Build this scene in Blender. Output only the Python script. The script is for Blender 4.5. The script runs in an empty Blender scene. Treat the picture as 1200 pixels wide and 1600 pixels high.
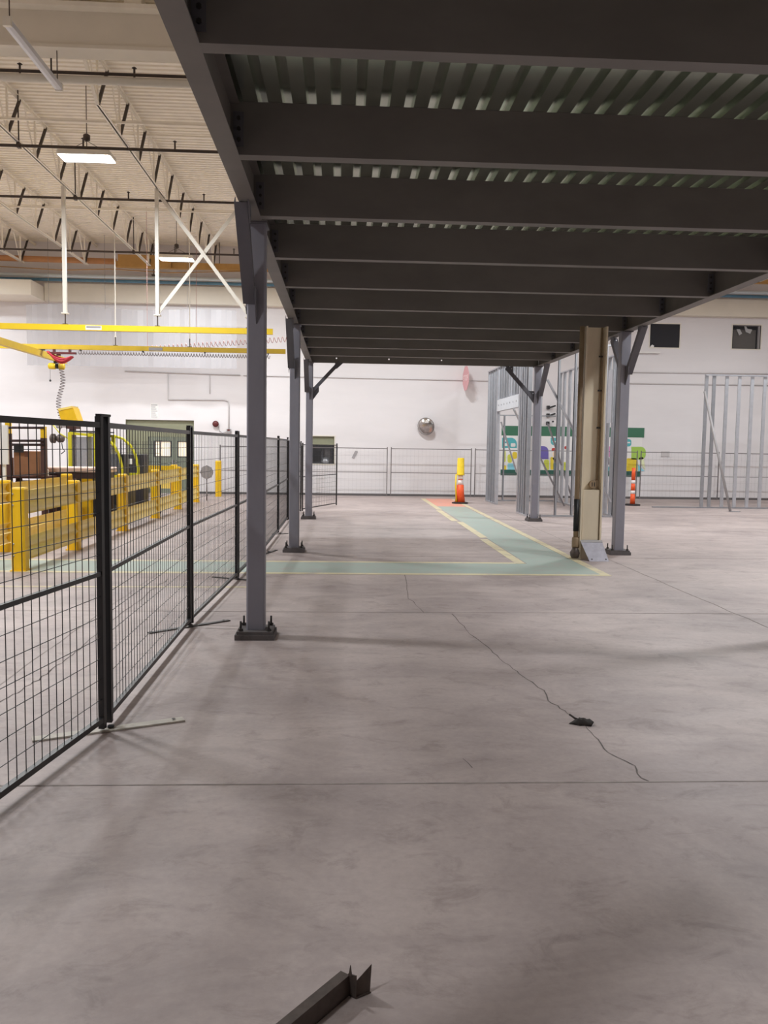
import bpy, math, random
from mathutils import Vector, Matrix
random.seed(7)
S = bpy.context.scene
COL = S.collection

# ------------------------------------------------------------------ camera
F_PX, CP, CY, CR, EYE = 1310.0, -0.0788, 0.0517, 0.0145, 1.65
FW = Vector((math.sin(CY)*math.cos(CP), math.cos(CY)*math.cos(CP), math.sin(CP)))
_r = Vector((math.cos(CY), -math.sin(CY), 0)); _u = _r.cross(FW)
RT = math.cos(CR)*_r + math.sin(CR)*_u
UP = -math.sin(CR)*_r + math.cos(CR)*_u
cam = bpy.data.cameras.new('camera'); cob = bpy.data.objects.new('camera', cam); COL.objects.link(cob)
cob.matrix_world = Matrix(((RT.x, UP.x, -FW.x, 0), (RT.y, UP.y, -FW.y, 0), (RT.z, UP.z, -FW.z, EYE), (0, 0, 0, 1)))
cam.sensor_fit = 'VERTICAL'; cam.sensor_height = 24.0; cam.lens = F_PX/1600*24.0
cam.clip_start = 0.05; cam.clip_end = 200
S.camera = cob

# ------------------------------------------------------------------ view, world, lamp strengths
S.view_settings.view_transform = 'Standard'; S.view_settings.look = 'None'
S.view_settings.gamma = 1.0; S.view_settings.use_curve_mapping = False
S.view_settings.exposure = 0.0
S.cycles.diffuse_bounces = 8
LAMP_W = 330.0            # watts of each high-bay lamp
LAMP_COL = (0.935, 0.985, 1.02)
W = bpy.data.worlds.new('world'); S.world = W; W.use_nodes = True
W.node_tree.nodes['Background'].inputs[0].default_value = (0.9, 0.92, 1, 1)
W.node_tree.nodes['Background'].inputs[1].default_value = 0.05

# ------------------------------------------------------------------ materials
def lin(c):
    return tuple(((v/255)/12.92 if v/255 <= .04045 else ((v/255+.055)/1.055)**2.4) for v in c)
def mat(name, rgb, rough=.5, metal=0, spec=.5, var=.0, scale=8, bump=0, bscale=60, stretch=(1, 1, 1), emit=None, estr=0, rgb2=None, lo=.35, hi=.65):
    m = bpy.data.materials.new(name); m.use_nodes = True
    nt = m.node_tree; b = nt.nodes['Principled BSDF']
    c = lin(rgb)
    b.inputs['Base Color'].default_value = (*c, 1)
    b.inputs['Roughness'].default_value = rough; b.inputs['Metallic'].default_value = metal
    b.inputs['Specular IOR Level'].default_value = spec
    if var or rgb2 or bump:
        tc = nt.nodes.new('ShaderNodeTexCoord'); mp = nt.nodes.new('ShaderNodeMapping')
        mp.inputs['Scale'].default_value = stretch
        nt.links.new(tc.outputs['Object'], mp.inputs['Vector'])
    if var or rgb2:
        n = nt.nodes.new('ShaderNodeTexNoise'); n.inputs['Scale'].default_value = scale; n.inputs['Detail'].default_value = 5
        n.inputs['Roughness'].default_value = .6
        nt.links.new(mp.outputs[0], n.inputs['Vector'])
        r = nt.nodes.new('ShaderNodeValToRGB'); r.color_ramp.elements[0].position = lo; r.color_ramp.elements[1].position = hi
        c2 = lin(rgb2) if rgb2 else tuple(v*(1-var) for v in c)
        r.color_ramp.elements[0].color = (*c2, 1); r.color_ramp.elements[1].color = (*c, 1)
        nt.links.new(n.outputs['Fac'], r.inputs['Fac']); nt.links.new(r.outputs[0], b.inputs['Base Color'])
    if bump:
        n2 = nt.nodes.new('ShaderNodeTexNoise'); n2.inputs['Scale'].default_value = bscale; n2.inputs['Detail'].default_value = 4
        nt.links.new(mp.outputs[0], n2.inputs['Vector'])
        bp = nt.nodes.new('ShaderNodeBump'); bp.inputs['Strength'].default_value = bump; bp.inputs['Distance'].default_value = .01
        nt.links.new(n2.outputs['Fac'], bp.inputs['Height']); nt.links.new(bp.outputs[0], b.inputs['Normal'])
    if emit:
        b.inputs['Emission Color'].default_value = (*lin(emit), 1); b.inputs['Emission Strength'].default_value = estr
    return m

M = {}
M['wall'] = mat('white_wall_paint', (228, 224, 225), .75, var=.05, scale=1.2, stretch=(.3, 1, 1.4))
M['cream'] = mat('cream_roof_paint', (246, 239, 225), .6, var=.07, scale=3)
M['cream_trim'] = mat('cream_trim_paint', (228, 220, 205), .7, var=.05, scale=2)
M['white_paint'] = mat('white_enamel', (226, 220, 208), .45, var=.05, scale=5)
M['steel'] = mat('grey_steel_paint', (142, 140, 150), .5, spec=.4, var=.12, scale=4, stretch=(1, 1, .5))
M['joist'] = mat('dark_grey_joist_paint', (114, 109, 105), .5, spec=.35, var=.18, scale=2.2, stretch=(.6, 1, 1.2))
M['brace'] = mat('dark_grey_brace_paint', (96, 94, 100), .5, spec=.4, var=.1, scale=5)
M['deck'] = mat('galvanised_decking', (214, 222, 208), .24, metal=.93, var=.1, scale=6)
M['board'] = mat('deck_boarding', (150, 140, 125), .8, var=.1)
M['galv'] = mat('galvanised_stud_steel', (198, 200, 206), .34, metal=.7, var=.1, scale=7, stretch=(1, 1, 1))
M['header'] = mat('pale_galvanised_header', (196, 199, 204), .5, metal=.3, var=.05, scale=6)
_nt = M['galv'].node_tree; _b = _nt.nodes['Principled BSDF']; _src = _b.inputs['Base Color'].links[0].from_socket     # each stud a slightly different coil of steel
_oi = _nt.nodes.new('ShaderNodeObjectInfo'); _mr = _nt.nodes.new('ShaderNodeMapRange'); _mr.inputs['To Min'].default_value = .62; _mr.inputs['To Max'].default_value = 1.12
_mx = _nt.nodes.new('ShaderNodeMix'); _mx.data_type = 'RGBA'; _mx.blend_type = 'MULTIPLY'; _mx.inputs['Factor'].default_value = 1
_nt.links.new(_oi.outputs['Random'], _mr.inputs['Value']); _nt.links.new(_src, _mx.inputs['A']); _nt.links.new(_mr.outputs[0], _mx.inputs['B']); _nt.links.new(_mx.outputs['Result'], _b.inputs['Base Color'])
M['plate'] = mat('grout_and_base_plate', (98, 92, 92), .7, var=.25, scale=9, bump=.3)
M['bolt'] = mat('dark_bolt_steel', (62, 58, 56), .5, metal=.4)
M['zinc'] = mat('bright_zinc', (200, 200, 205), .35, metal=.8)
M['fence'] = mat('black_powder_coat', (26, 24, 26), .38, spec=.5, var=.2, scale=12)
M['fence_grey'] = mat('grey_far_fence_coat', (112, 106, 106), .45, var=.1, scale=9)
M['fence_worn'] = mat('worn_black_powder_coat', (58, 54, 54), .35, spec=.6, var=.35, scale=9)
M['foot_pale'] = mat('pale_galvanised_foot', (196, 188, 176), .6, var=.25, scale=14, stretch=(.4, 1, 1))
M['foot_dark'] = mat('dark_fence_foot', (72, 67, 65), .5, var=.3, scale=12)
M['yellow'] = mat('safety_yellow_paint', (248, 206, 30), .4, spec=.5, var=.12, scale=5)
M['yellow_post'] = mat('guard_post_yellow', (246, 198, 24), .45, var=.14, scale=6, stretch=(1, 1, .4))
M['yellow_rail'] = mat('guard_rail_pale_yellow', (248, 220, 118), .38, spec=.5, var=.1, scale=4)
M['crane'] = mat('crane_yellow', (240, 205, 40), .4, var=.06, scale=3)
M['crane_dark'] = mat('ochre_crane_yellow', (205, 172, 40), .45, var=.12, scale=3)
M['lime'] = mat('yellow_green_frame', (214, 205, 40), .45, var=.1)
M['black'] = mat('black_plastic', (30, 29, 31), .5)
M['charcoal'] = mat('charcoal_cabinet', (58, 56, 62), .5, var=.1)
M['brown'] = mat('brown_rack_paint', (86, 54, 48), .55, var=.2, scale=8)
M['maroon'] = mat('dark_maroon_bar', (60, 42, 48), .5, var=.2)
M['card'] = mat('cardboard', (152, 108, 78), .85, var=.12, scale=6)
M['card2'] = mat('dark_cardboard', (112, 74, 58), .85, var=.15, scale=6)
M['cloth'] = mat('pink_cream_cloth', (222, 196, 184), .9, var=.1, scale=6)
M['red'] = mat('red_festoon', (196, 52, 66), .5, var=.2, scale=20)
M['dred'] = mat('dark_red_enamel', (92, 30, 32), .45)
M['orange'] = mat('traffic_orange', (240, 92, 40), .5, var=.08, scale=8)
M['dyellow'] = mat('delineator_yellow', (236, 200, 20), .5, var=.08, scale=8)
M['white_band'] = mat('white_reflective_band', (238, 226, 222), .4)
M['rubber'] = mat('black_rubber', (34, 30, 32), .8)
M['ochre'] = mat('ochre_pipe_paint', (190, 146, 82), .6, var=.2, scale=3)
M['orange_pipe'] = mat('orange_tan_pipe_paint', (196, 140, 92), .6, var=.15, scale=3)
M['blue'] = mat('blue_pipe_paint', (96, 140, 166), .5, var=.1)
M['bluewhite'] = mat('pale_blue_pipe_paint', (214, 226, 232), .5)
M['pipe_dark'] = mat('dark_steel_pipe', (74, 62, 54), .5, var=.15)
M['truss_dark'] = mat('dark_web_brown', (66, 56, 48), .6, var=.15)  # dark brown grey, used only on the truss web diagonals
M['grey_paint'] = mat('grey_conduit', (150, 146, 146), .5)
M['olive'] = mat('olive_green_paint', (139, 140, 116), .7, var=.06)
M['doorgreen'] = mat('grey_green_door_paint', (124, 130, 116), .6, var=.06)
M['lit'] = mat('lit_room_behind_glass', (240, 226, 200), .8, emit=(244, 226, 198), estr=.75)
M['dark'] = mat('dark_interior', (60, 60, 64), .8)
M['dgrey'] = mat('grey_interior_panel', (118, 112, 106), .8, var=.06)
M['paper'] = mat('white_paper', (232, 230, 228), .8)
M['paper_grey'] = mat('grey_notice', (168, 164, 166), .8, var=.1)
M['foil'] = mat('silver_mirror_metal', (196, 192, 190), .2, metal=1, bump=.5, bscale=9, var=.3, scale=14)
M['column'] = mat('beige_column_paint', (228, 213, 188), .5, var=.12, scale=3, stretch=(1, 1, .3))
M['pipe_brown'] = mat('brown_drain_pipe', (158, 134, 106), .6, var=.2, scale=5)
M['alu'] = mat('scuffed_aluminium', (176, 172, 182), .55, metal=.15, var=.2, scale=10)
M['rust'] = mat('brown_bare_steel', (92, 80, 74), .5, metal=.4, var=.35, scale=20)
M['rag'] = mat('dark_oily_rag', (44, 36, 32), .8, var=.3, scale=30)
M['crack'] = mat('crack_dirt', (104, 95, 92), .95, var=.3, scale=20)
M['joint'] = mat('joint_filler', (128, 119, 115), .95, scale=5, rgb2=(164, 154, 149))
M['base_dark'] = mat('dark_base_strip', (86, 84, 84), .8)
M['helix'] = mat('grey_coiled_hose', (116, 106, 106), .5)
M['pinkhose'] = mat('faded_red_hose', (172, 128, 124), .5)
M['pinksign'] = mat('faded_pink_sign', (222, 168, 173), .6, var=.08)
M['signwhite'] = mat('pale_pink_lettering', (240, 222, 222), .6)
M['gb'] = mat('bottle_green_vinyl', (58, 110, 84), .6)
M['gbd'] = mat('dark_green_vinyl', (44, 92, 80), .6)
M['teal'] = mat('teal_vinyl', (84, 172, 178), .6)
M['ltgreen'] = mat('light_green_vinyl', (164, 200, 88), .6)
M['myellow'] = mat('yellow_vinyl', (232, 206, 60), .6)
M['mlime'] = mat('lime_vinyl', (206, 212, 84), .6)
M['purple'] = mat('purple_vinyl', (112, 100, 176), .6)
M['mred'] = mat('red_vinyl', (190, 66, 58), .6)
M['mpeach'] = mat('peach_vinyl', (242, 214, 186), .6)
M['mblack'] = mat('plum_black_vinyl', (66, 52, 62), .6)
M['mpink'] = mat('pink_vinyl', (214, 140, 186), .6)
M['mblue'] = mat('pale_blue_vinyl', (140, 206, 222), .6)
M['mcream'] = mat('pale_green_cream_vinyl', (226, 230, 190), .6)

def paint(name, rgb, a, wear=.5):
    """floor paint with worn patches that show the concrete"""
    return mat(name, rgb, .55, spec=.4, scale=5, rgb2=a, lo=.30, hi=.52)
M['pgreen'] = paint('worn_green_floor_paint', (157, 169, 160), (163, 162, 155))
M['pyellow'] = paint('worn_yellow_floor_paint', (206, 194, 158), (182, 171, 156))
M['pred'] = paint('worn_red_floor_paint', (216, 150, 130), (196, 158, 145))

# translucent film, glass
def film(name, rgb, alpha, rough=.4):
    m = mat(name, rgb, rough); b = m.node_tree.nodes['Principled BSDF']; b.inputs['Alpha'].default_value = alpha
    return m
M['film'] = film('clear_plastic_sheet', (178, 176, 180), .58)
M['glass'] = film('window_glass', (112, 112, 115), .12, .35)
M['glass'].node_tree.nodes['Principled BSDF'].inputs['Specular IOR Level'].default_value = .15
M['glass_dark'] = film('dark_tinted_glass', (56, 56, 60), .92, .7)
M['glass_dark'].node_tree.nodes['Principled BSDF'].inputs['Specular IOR Level'].default_value = .1
M['cabglass'] = film('grey_cab_glass', (120, 122, 128), .55, .1)

# lamp diffuser
M['lamp'] = mat('lit_lamp_diffuser', (255, 255, 255), .5, emit=(255, 252, 246), estr=6)
M['lamp_off'] = mat('unlit_tube_lens', (206, 206, 212), .3, var=.06)

# concrete floor
def concrete():
    m = bpy.data.materials.new('worn_concrete'); m.use_nodes = True
    nt = m.node_tree; N = nt.nodes; L = nt.links; b = N['Principled BSDF']
    tc = N.new('ShaderNodeTexCoord')
    def noise(scale, st, det=6, rough=.6, dist=0):
        mp = N.new('ShaderNodeMapping'); mp.inputs['Scale'].default_value = st; L.new(tc.outputs['Object'], mp.inputs[0])
        n = N.new('ShaderNodeTexNoise'); n.inputs['Scale'].default_value = scale; n.inputs['Detail'].default_value = det
        n.inputs['Roughness'].default_value = rough; n.inputs['Distortion'].default_value = dist
        L.new(mp.outputs[0], n.inputs['Vector']); return n.outputs['Fac']
    def ramp(f, p0, c0, p1, c1):
        r = N.new('ShaderNodeValToRGB'); r.color_ramp.elements[0].position = p0; r.color_ramp.elements[1].position = p1
        r.color_ramp.elements[0].color = (*c0, 1); r.color_ramp.elements[1].color = (*c1, 1); L.new(f, r.inputs[0]); return r.outputs[0]
    def mix(a, c, fac, mode='MULTIPLY'):
        x = N.new('ShaderNodeMix'); x.data_type = 'RGBA'; x.blend_type = mode; x.inputs['Factor'].default_value = fac
        L.new(a, x.inputs['A']); L.new(c, x.inputs['B']); return x.outputs['Result']
    base = ramp(noise(.55, (1, .8, 1), 8, .62, .4), .3, lin((165, 151, 148)), .7, lin((191, 176, 171)))
    streak = ramp(noise(1.1, (.75, 1.35, 1), 8, .66, 1.0), .34, (.72, .71, .72), .6, (1, 1, 1))
    fine = ramp(noise(26, (1, 1, 1), 8, .7), .3, (.86, .855, .85), .62, (1, 1, 1))
    spots = ramp(noise(4.2, (.85, 1.2, 1), 10, .72, .6), .33, (.70, .68, .67), .47, (1, 1, 1))
    c = mix(base, streak, .8); c = mix(c, fine, .8); c = mix(c, spots, .75)
    L.new(c, b.inputs['Base Color'])
    rr = N.new('ShaderNodeMapRange'); rr.inputs['To Min'].default_value = .42; rr.inputs['To Max'].default_value = .68
    L.new(noise(1.6, (.6, 1.6, 1), 6), rr.inputs['Value']); L.new(rr.outputs[0], b.inputs['Roughness'])
    b.inputs['Specular IOR Level'].default_value = .4
    bp = N.new('ShaderNodeBump'); bp.inputs['Strength'].default_value = .12; bp.inputs['Distance'].default_value = .004
    L.new(noise(40, (1, 1, 1), 5), bp.inputs['Height']); L.new(bp.outputs[0], b.inputs['Normal'])
    return m
M['floor'] = concrete()

# ------------------------------------------------------------------ mesh helpers
class MB:
    def __init__(s): s.v = []; s.f = []; s.smooth = []
    def quad(s, pts):
        i = len(s.v); s.v += [Vector(p) for p in pts]; s.f.append(tuple(range(i, i+len(pts)))); s.smooth.append(False); return s
    def box(s, a, b):
        x0, y0, z0 = (min(a[i], b[i]) for i in range(3)); x1, y1, z1 = (max(a[i], b[i]) for i in range(3))
        i = len(s.v)
        s.v += [Vector(p) for p in ((x0,y0,z0),(x1,y0,z0),(x1,y1,z0),(x0,y1,z0),(x0,y0,z1),(x1,y0,z1),(x1,y1,z1),(x0,y1,z1))]
        for q in ((3,2,1,0),(4,5,6,7),(0,1,5,4),(1,2,6,5),(2,3,7,6),(3,0,4,7)): s.f.append(tuple(i+k for k in q)); s.smooth.append(False)
        return s
    def bevbox(s, a, b, r):
        """box with chamfered vertical edges and top rim"""
        x0, y0, z0 = (min(a[i], b[i]) for i in range(3)); x1, y1, z1 = (max(a[i], b[i]) for i in range(3))
        ring = lambda d, z: [(x0+r, y0+d, z), (x1-r, y0+d, z), (x1-d, y0+r, z), (x1-d, y1-r, z), (x1-r, y1-d, z), (x0+r, y1-d, z), (x0+d, y1-r, z), (x0+d, y0+r, z)]
        rings = [ring(0, z0), ring(0, z1-r), ring(r*.8, z1)]
        i = len(s.v)
        for rg in rings: s.v += [Vector(p) for p in rg]
        for k in range(2):
            for j in range(8):
                s.f.append((i+k*8+j, i+k*8+(j+1) % 8, i+(k+1)*8+(j+1) % 8, i+(k+1)*8+j)); s.smooth.append(False)
        s.f.append(tuple(i+16+j for j in range(8))); s.smooth.append(False)
        s.f.append(tuple(i+7-j for j in range(8))); s.smooth.append(False)
        return s
    def sweep(s, p0, p1, prof, u, closed=True, smooth=False, cap=True):
        """extrude a 2-D profile [(a,b)] from p0 to p1; a runs along u, b along axis x u"""
        p0 = Vector(p0); p1 = Vector(p1); ax = (p1-p0).normalized(); u = Vector(u); u = (u-ax*u.dot(ax)).normalized(); w = ax.cross(u)
        i = len(s.v); n = len(prof)
        for p in (p0, p1): s.v += [p+u*a+w*b for a, b in prof]
        for j in range(n if closed else n-1):
            k = (j+1) % n; s.f.append((i+j, i+k, i+n+k, i+n+j)); s.smooth.append(smooth)
        if closed and cap:
            s.f.append(tuple(i+n-1-j for j in range(n))); s.smooth.append(False)
            s.f.append(tuple(i+n+j for j in range(n))); s.smooth.append(False)
        return s
    def bar(s, p0, p1, a, b, u=(0, 0, 1)):
        return s.sweep(p0, p1, [(-a/2,-b/2),(a/2,-b/2),(a/2,b/2),(-a/2,b/2)], u)
    def tube(s, p0, p1, r, n=8):
        ax = (Vector(p1)-Vector(p0)).normalized(); u = (0, 0, 1) if abs(ax.z) < .9 else (1, 0, 0)
        return s.sweep(p0, p1, [(r*math.cos(t*2*math.pi/n), r*math.sin(t*2*math.pi/n)) for t in range(n)], u, smooth=n >= 8)
    def path(s, pts, r, n=6):
        """round tube along a polyline"""
        pts = [Vector(p) for p in pts]; i = len(s.v); u = None
        for k, p in enumerate(pts):
            t = (pts[min(k+1, len(pts)-1)]-pts[max(k-1, 0)]).normalized()
            if u is None: u = t.orthogonal().normalized()
            u = (u-t*u.dot(t)).normalized(); w = t.cross(u)
            s.v += [p+(u*math.cos(a)+w*math.sin(a))*r for a in (2*math.pi*j/n for j in range(n))]
        for k in range(len(pts)-1):
            for j in range(n):
                s.f.append((i+k*n+j, i+k*n+(j+1) % n, i+(k+1)*n+(j+1) % n, i+(k+1)*n+j)); s.smooth.append(True)
        s.f.append(tuple(i+n-1-j for j in range(n))); s.smooth.append(False)
        e = i+(len(pts)-1)*n; s.f.append(tuple(e+j for j in range(n))); s.smooth.append(False)
        return s
    def lathe(s, c, prof, n=20, axis=(0, 0, 1)):
        ax = Vector(axis).normalized(); u = ax.orthogonal().normalized(); w = ax.cross(u); c = Vector(c); i = len(s.v)
        for r, h in prof: s.v += [c+ax*h+(u*math.cos(2*math.pi*j/n)+w*math.sin(2*math.pi*j/n))*max(r, 1e-4) for j in range(n)]
        for k in range(len(prof)-1):
            for j in range(n):
                s.f.append((i+k*n+j, i+k*n+(j+1) % n, i+(k+1)*n+(j+1) % n, i+(k+1)*n+j)); s.smooth.append(True)
        s.f.append(tuple(i+n-1-j for j in range(n))); s.smooth.append(False)
        e = i+(len(prof)-1)*n; s.f.append(tuple(e+j for j in range(n))); s.smooth.append(False)
        return s
    def prism(s, pts, d):
        """solid plate: polygon pts pushed along vector d"""
        pts = [Vector(p) for p in pts]; d = Vector(d); n = len(pts); i = len(s.v)
        s.v += pts+[p+d for p in pts]
        for j in range(n):
            k = (j+1) % n; s.f.append((i+j, i+k, i+n+k, i+n+j)); s.smooth.append(False)
        s.f.append(tuple(i+n-1-j for j in range(n))); s.f.append(tuple(i+n+j for j in range(n))); s.smooth += [False, False]
        return s
    def build(s, name, m, parent=None, **props):
        base = Vector((0, 0, 0)); p = parent
        while p is not None: base += Vector(p.location); p = p.parent
        me = bpy.data.meshes.new(name); me.from_pydata([tuple(q-base) for q in s.v], [], s.f)
        me.polygons.foreach_set('use_smooth', s.smooth)
        import bmesh
        bm = bmesh.new(); bm.from_mesh(me); bmesh.ops.recalc_face_normals(bm, faces=bm.faces); bm.to_mesh(me); bm.free()
        me.materials.append(M[m] if isinstance(m, str) else m)
        o = bpy.data.objects.new(name, me); COL.objects.link(o)
        if parent is not None: o.parent = parent
        for k, v in props.items(): o[k] = v
        return o

def thing(name, loc, label, cat, group=None):
    o = bpy.data.objects.new(name, None); COL.objects.link(o); o.location = loc; o.empty_display_size = .1
    o['label'] = label; o['category'] = cat
    if group: o['group'] = group
    return o
def single(mb, name, m, loc, label, cat, group=None):
    """a thing that is one mesh; its origin is put at loc"""
    o = mb.build(name, m); me = o.data; l = Vector(loc)
    for v in me.vertices: v.co -= l
    o.location = l; o['label'] = label; o['category'] = cat
    if group: o['group'] = group
    return o
def struct(mb, name, m, label=None, cat=None, parent=None):
    o = mb.build(name, m, parent)
    if parent is None:
        o['kind'] = 'structure'
        if label: o['label'] = label
        if cat: o['category'] = cat
    return o
def at_y(x, y, Y):
    """point of the plane at depth Y seen at a photo position"""
    d = FW+RT*((x-600)/F_PX)+UP*((800-y)/F_PX); return Vector((0, 0, EYE))+d*(Y/d.y)
def at_z(x, y, Z=0.0):
    d = FW+RT*((x-600)/F_PX)+UP*((800-y)/F_PX); return Vector((0, 0, EYE))+d*((Z-EYE)/d.z)
def at_x(x, y, X):
    d = FW+RT*((x-600)/F_PX)+UP*((800-y)/F_PX); return Vector((0, 0, EYE))+d*(X/d.x)

# ================================================================== THE HALL
XL, XR, YB, YF, ZC = -20.0, 21.0, 27.7, -14.0, 7.95
fl = struct(MB().box((XL, YF, -.15), (XR, 33, 0)), 'floor', 'floor', 'worn grey concrete factory floor', 'floor')

def flat(name, m, pts, h=.002):
    return MB().prism([(p[0], p[1], .0005) for p in pts], (0, 0, h)).build(name, m, fl)
# painted walkways (children of the floor)
flat('green_walkway', 'pgreen', [(-11.0, 10.78), (3.42, 10.78), (3.42, 11.74), (-11.0, 11.74)])
flat('green_walkway', 'pgreen', [(2.66, 11.74), (3.42, 11.74), (3.42, 23.0), (2.66, 23.0)])
flat('red_floor_patch', 'pred', [(2.66, 23.0), (3.5, 23.0), (3.5, 26.4), (2.66, 26.4)])
flat('yellow_line', 'pyellow', [(-11.0, 10.66), (3.54, 10.66), (3.54, 10.78), (-11.0, 10.78)], .0024)
flat('yellow_line', 'pyellow', [(-11.0, 11.74), (2.5, 11.74), (2.5, 11.86), (-11.0, 11.86)], .0024)
flat('yellow_line', 'pyellow', [(3.42, 10.78), (3.54, 10.78), (3.6, 26.4), (3.48, 26.4)], .0024)
for y0, y1, dx in ((11.76, 14.9, 0), (15.1, 18.3, .05), (18.5, 21.6, -.03), (21.8, 26.4, .02)):
    flat('yellow_line', 'pyellow', [(2.5+dx, y0), (2.64+dx, y0), (2.64+dx, y1), (2.5+dx, y1)], .0024)
flat('yellow_line', 'pyellow', [(-4.7, 9.55), (-1.0, 9.62), (-1.0, 9.68), (-4.7, 9.61)], .0024)
# saw-cut joints and the long crack
for Y in (3.985, 8.22, 12.46, 16.7, 20.94):
    flat('floor_joint', 'joint', [(XL, Y-.006), (XR, Y-.006), (XR, Y+.006), (XL, Y+.006)], .0012)
for X in (4.02, -2.3):
    pts = [(X+random.uniform(-.012, .012), 1+.35*k) for k in range(60)]
    flat('floor_joint', 'joint', [(x-.005, y) for x, y in pts]+[(x+.005, y) for x, y in reversed(pts)], .0011)
def crack(px, w):
    P = []
    for (x0, y0), (x1, y1) in zip(px, px[1:]):
        n = max(2, int(math.hypot(x1-x0, y1-y0)/7))
        for k in range(n): P.append(at_z(x0+(x1-x0)*k/n+random.uniform(-2.2, 2.2), y0+(y1-y0)*k/n+random.uniform(-1, 1)))
    P.append(at_z(*px[-1])); mb = MB(); L = []; R = []
    for k, p in enumerate(P):
        t = (P[min(k+1, len(P)-1)]-P[max(k-1, 0)]); n = Vector((-t.y, t.x, 0)).normalized()*w*random.uniform(.35, 1.1)
        L.append(p+n+Vector((0, 0, .0016))); R.append(p-n+Vector((0, 0, .0016)))
    for k in range(len(P)-1): mb.quad((R[k], R[k+1], L[k+1], L[k]))
    mb.build('floor_crack', 'crack', fl)
crack([(632, 885), (640, 935), (662, 957)], .004)
crack([(706, 960), (735, 990), (760, 1010), (800, 1045), (848, 1078), (858, 1095), (905, 1127)], .0045)
crack([(912, 1132), (928, 1150), (950, 1176), (990, 1196), (1000, 1215), (1016, 1222)], .004)
crack([(725, 1186), (738, 1200)], .003); crack([(0, 1098), (60, 1062), (130, 1010), (185, 962), (262, 905)], .006)

# walls: the back wall is laid out around its openings
DOOR = (-6.99, -4.80, 0, 2.38); WIN1 = (-1.05, -.235, 1.03, 1.93); WIN2 = (10.18, 11.18, 5.04, 5.81); WIN3 = (12.97, 13.94, 5.05, 5.83)
def wall_holes(mb, x0, x1, z0, z1, Y, holes):
    xs = sorted({x0, x1, *[h[0] for h in holes], *[h[1] for h in holes]}); zs = sorted({z0, z1, *[h[2] for h in holes], *[h[3] for h in holes]})
    for a, b in zip(xs, xs[1:]):
        for c, d in zip(zs, zs[1:]):
            mx, mz = (a+b)/2, (c+d)/2
            if any(h[0] < mx < h[1] and h[2] < mz < h[3] for h in holes): continue
            mb.quad(((a, Y, c), (b, Y, c), (b, Y, d), (a, Y, d)))
    return mb
wb = wall_holes(MB(), XL, XR, 0, ZC, YB, [DOOR, WIN1, WIN2, WIN3])
for h in (WIN1, WIN2, WIN3):                       # reveals
    x0, x1, z0, z1 = h; y1 = YB+.22
    wb.quad(((x0, YB, z0), (x0, y1, z0), (x0, y1, z1), (x0, YB, z1))).quad(((x1, YB, z0), (x1, YB, z1), (x1, y1, z1), (x1, y1, z0)))
    wb.quad(((x0, YB, z0), (x1, YB, z0), (x1, y1, z0), (x0, y1, z0))).quad(((x0, YB, z1), (x0, y1, z1), (x1, y1, z1), (x1, YB, z1)))
struct(wb, 'wall_back', 'wall', 'white painted far wall of the hall', 'wall')
struct(MB().box((XL-.2, YF, 0), (XL, YB, ZC)), 'wall_left', 'wall', 'white side wall of the hall on the left', 'wall')
struct(MB().box((XR, YF, 0), (XR+.2, YB, ZC)), 'wall_right', 'wall', 'white side wall of the hall on the right', 'wall')
struct(MB().box((XL, YF-.2, 0), (XR, YF, ZC)), 'wall_front', 'wall', 'white wall behind the viewer', 'wall')
struct(MB().box((XL, YB-.03, 0), (DOOR[0]-.02, YB, .07)).box((DOOR[1]+.02, YB-.03, 0), (XR, YB, .07)), 'baseboard_back', 'base_dark')
# cream beam over the back wall, and the short soffit on the left
struct(MB().box((-9.4, YB-.3, 6.06), (XR, YB, 6.62)), 'trim_1', 'cream_trim', 'cream beam along the top of the far wall', 'beam')
struct(MB().box((XL, YB-1.4, 6.05), (-9.42, YB, 6.5)), 'trim_2', 'cream_trim', 'cream boxed soffit at the left end of the far wall', 'beam')
# olive painted entry with the double door, set slightly back in the wall
x0, x1, z0, z1 = DOOR; YA = YB+.1; LEAVES = [(-6.26, -5.46), (-5.45, -4.82)]
al = MB().quad(((x0, YB, 0), (x0, YA, 0), (x0, YA, z1), (x0, YB, z1))).quad(((x1, YB, 0), (x1, YB, z1), (x1, YA, z1), (x1, YA, 0)))
al.quad(((x0, YB, z1), (x0, YA, z1), (x1, YA, z1), (x1, YB, z1)))
wall_holes(al, x0, x1, 0, z1, YA, [(LEAVES[0][0]-.02, x1, 0, 1.84)])
struct(al, 'wall_entry', 'olive', 'olive green painted panel around the double door in the far wall', 'wall')
d1 = bpy.data.objects.new('door_1', None); COL.objects.link(d1); d1.location = (-5.5, YA, 0); d1['kind'] = 'structure'
d1['label'] = 'grey green double door with two lit windows in the far wall'; d1['category'] = 'door'
for (lx0, lx1), wx0, wx1 in zip(LEAVES, (-6.08, -5.33), (-5.58, -4.87)):
    lf = wall_holes(MB(), lx0, lx1, 0, 1.84, YA+.01, [(wx0, wx1, 1.21, 1.68)]).build('door_leaf', 'doorgreen', d1)
    f_ = MB()
    for a, b in (((wx0-.03, YA, 1.18), (wx1+.03, YA+.02, 1.21)), ((wx0-.03, YA, 1.68), (wx1+.03, YA+.02, 1.71)), ((wx0-.03, YA, 1.21), (wx0, YA+.02, 1.68)), ((wx1, YA, 1.21), (wx1+.03, YA+.02, 1.68))): f_.box(a, b)
    f_.build('window_frame', 'dark', lf)
    MB().box((wx0, YA+.03, 1.21), (wx1, YA+.035, 1.68)).build('window_pane', 'lit', lf, label='lit pale yellow door window')
MB().box((-5.52, YA-.05, .92), (-5.49, YA+.005, 1.1)).build('door_handle', 'grey_paint', d1)
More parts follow.
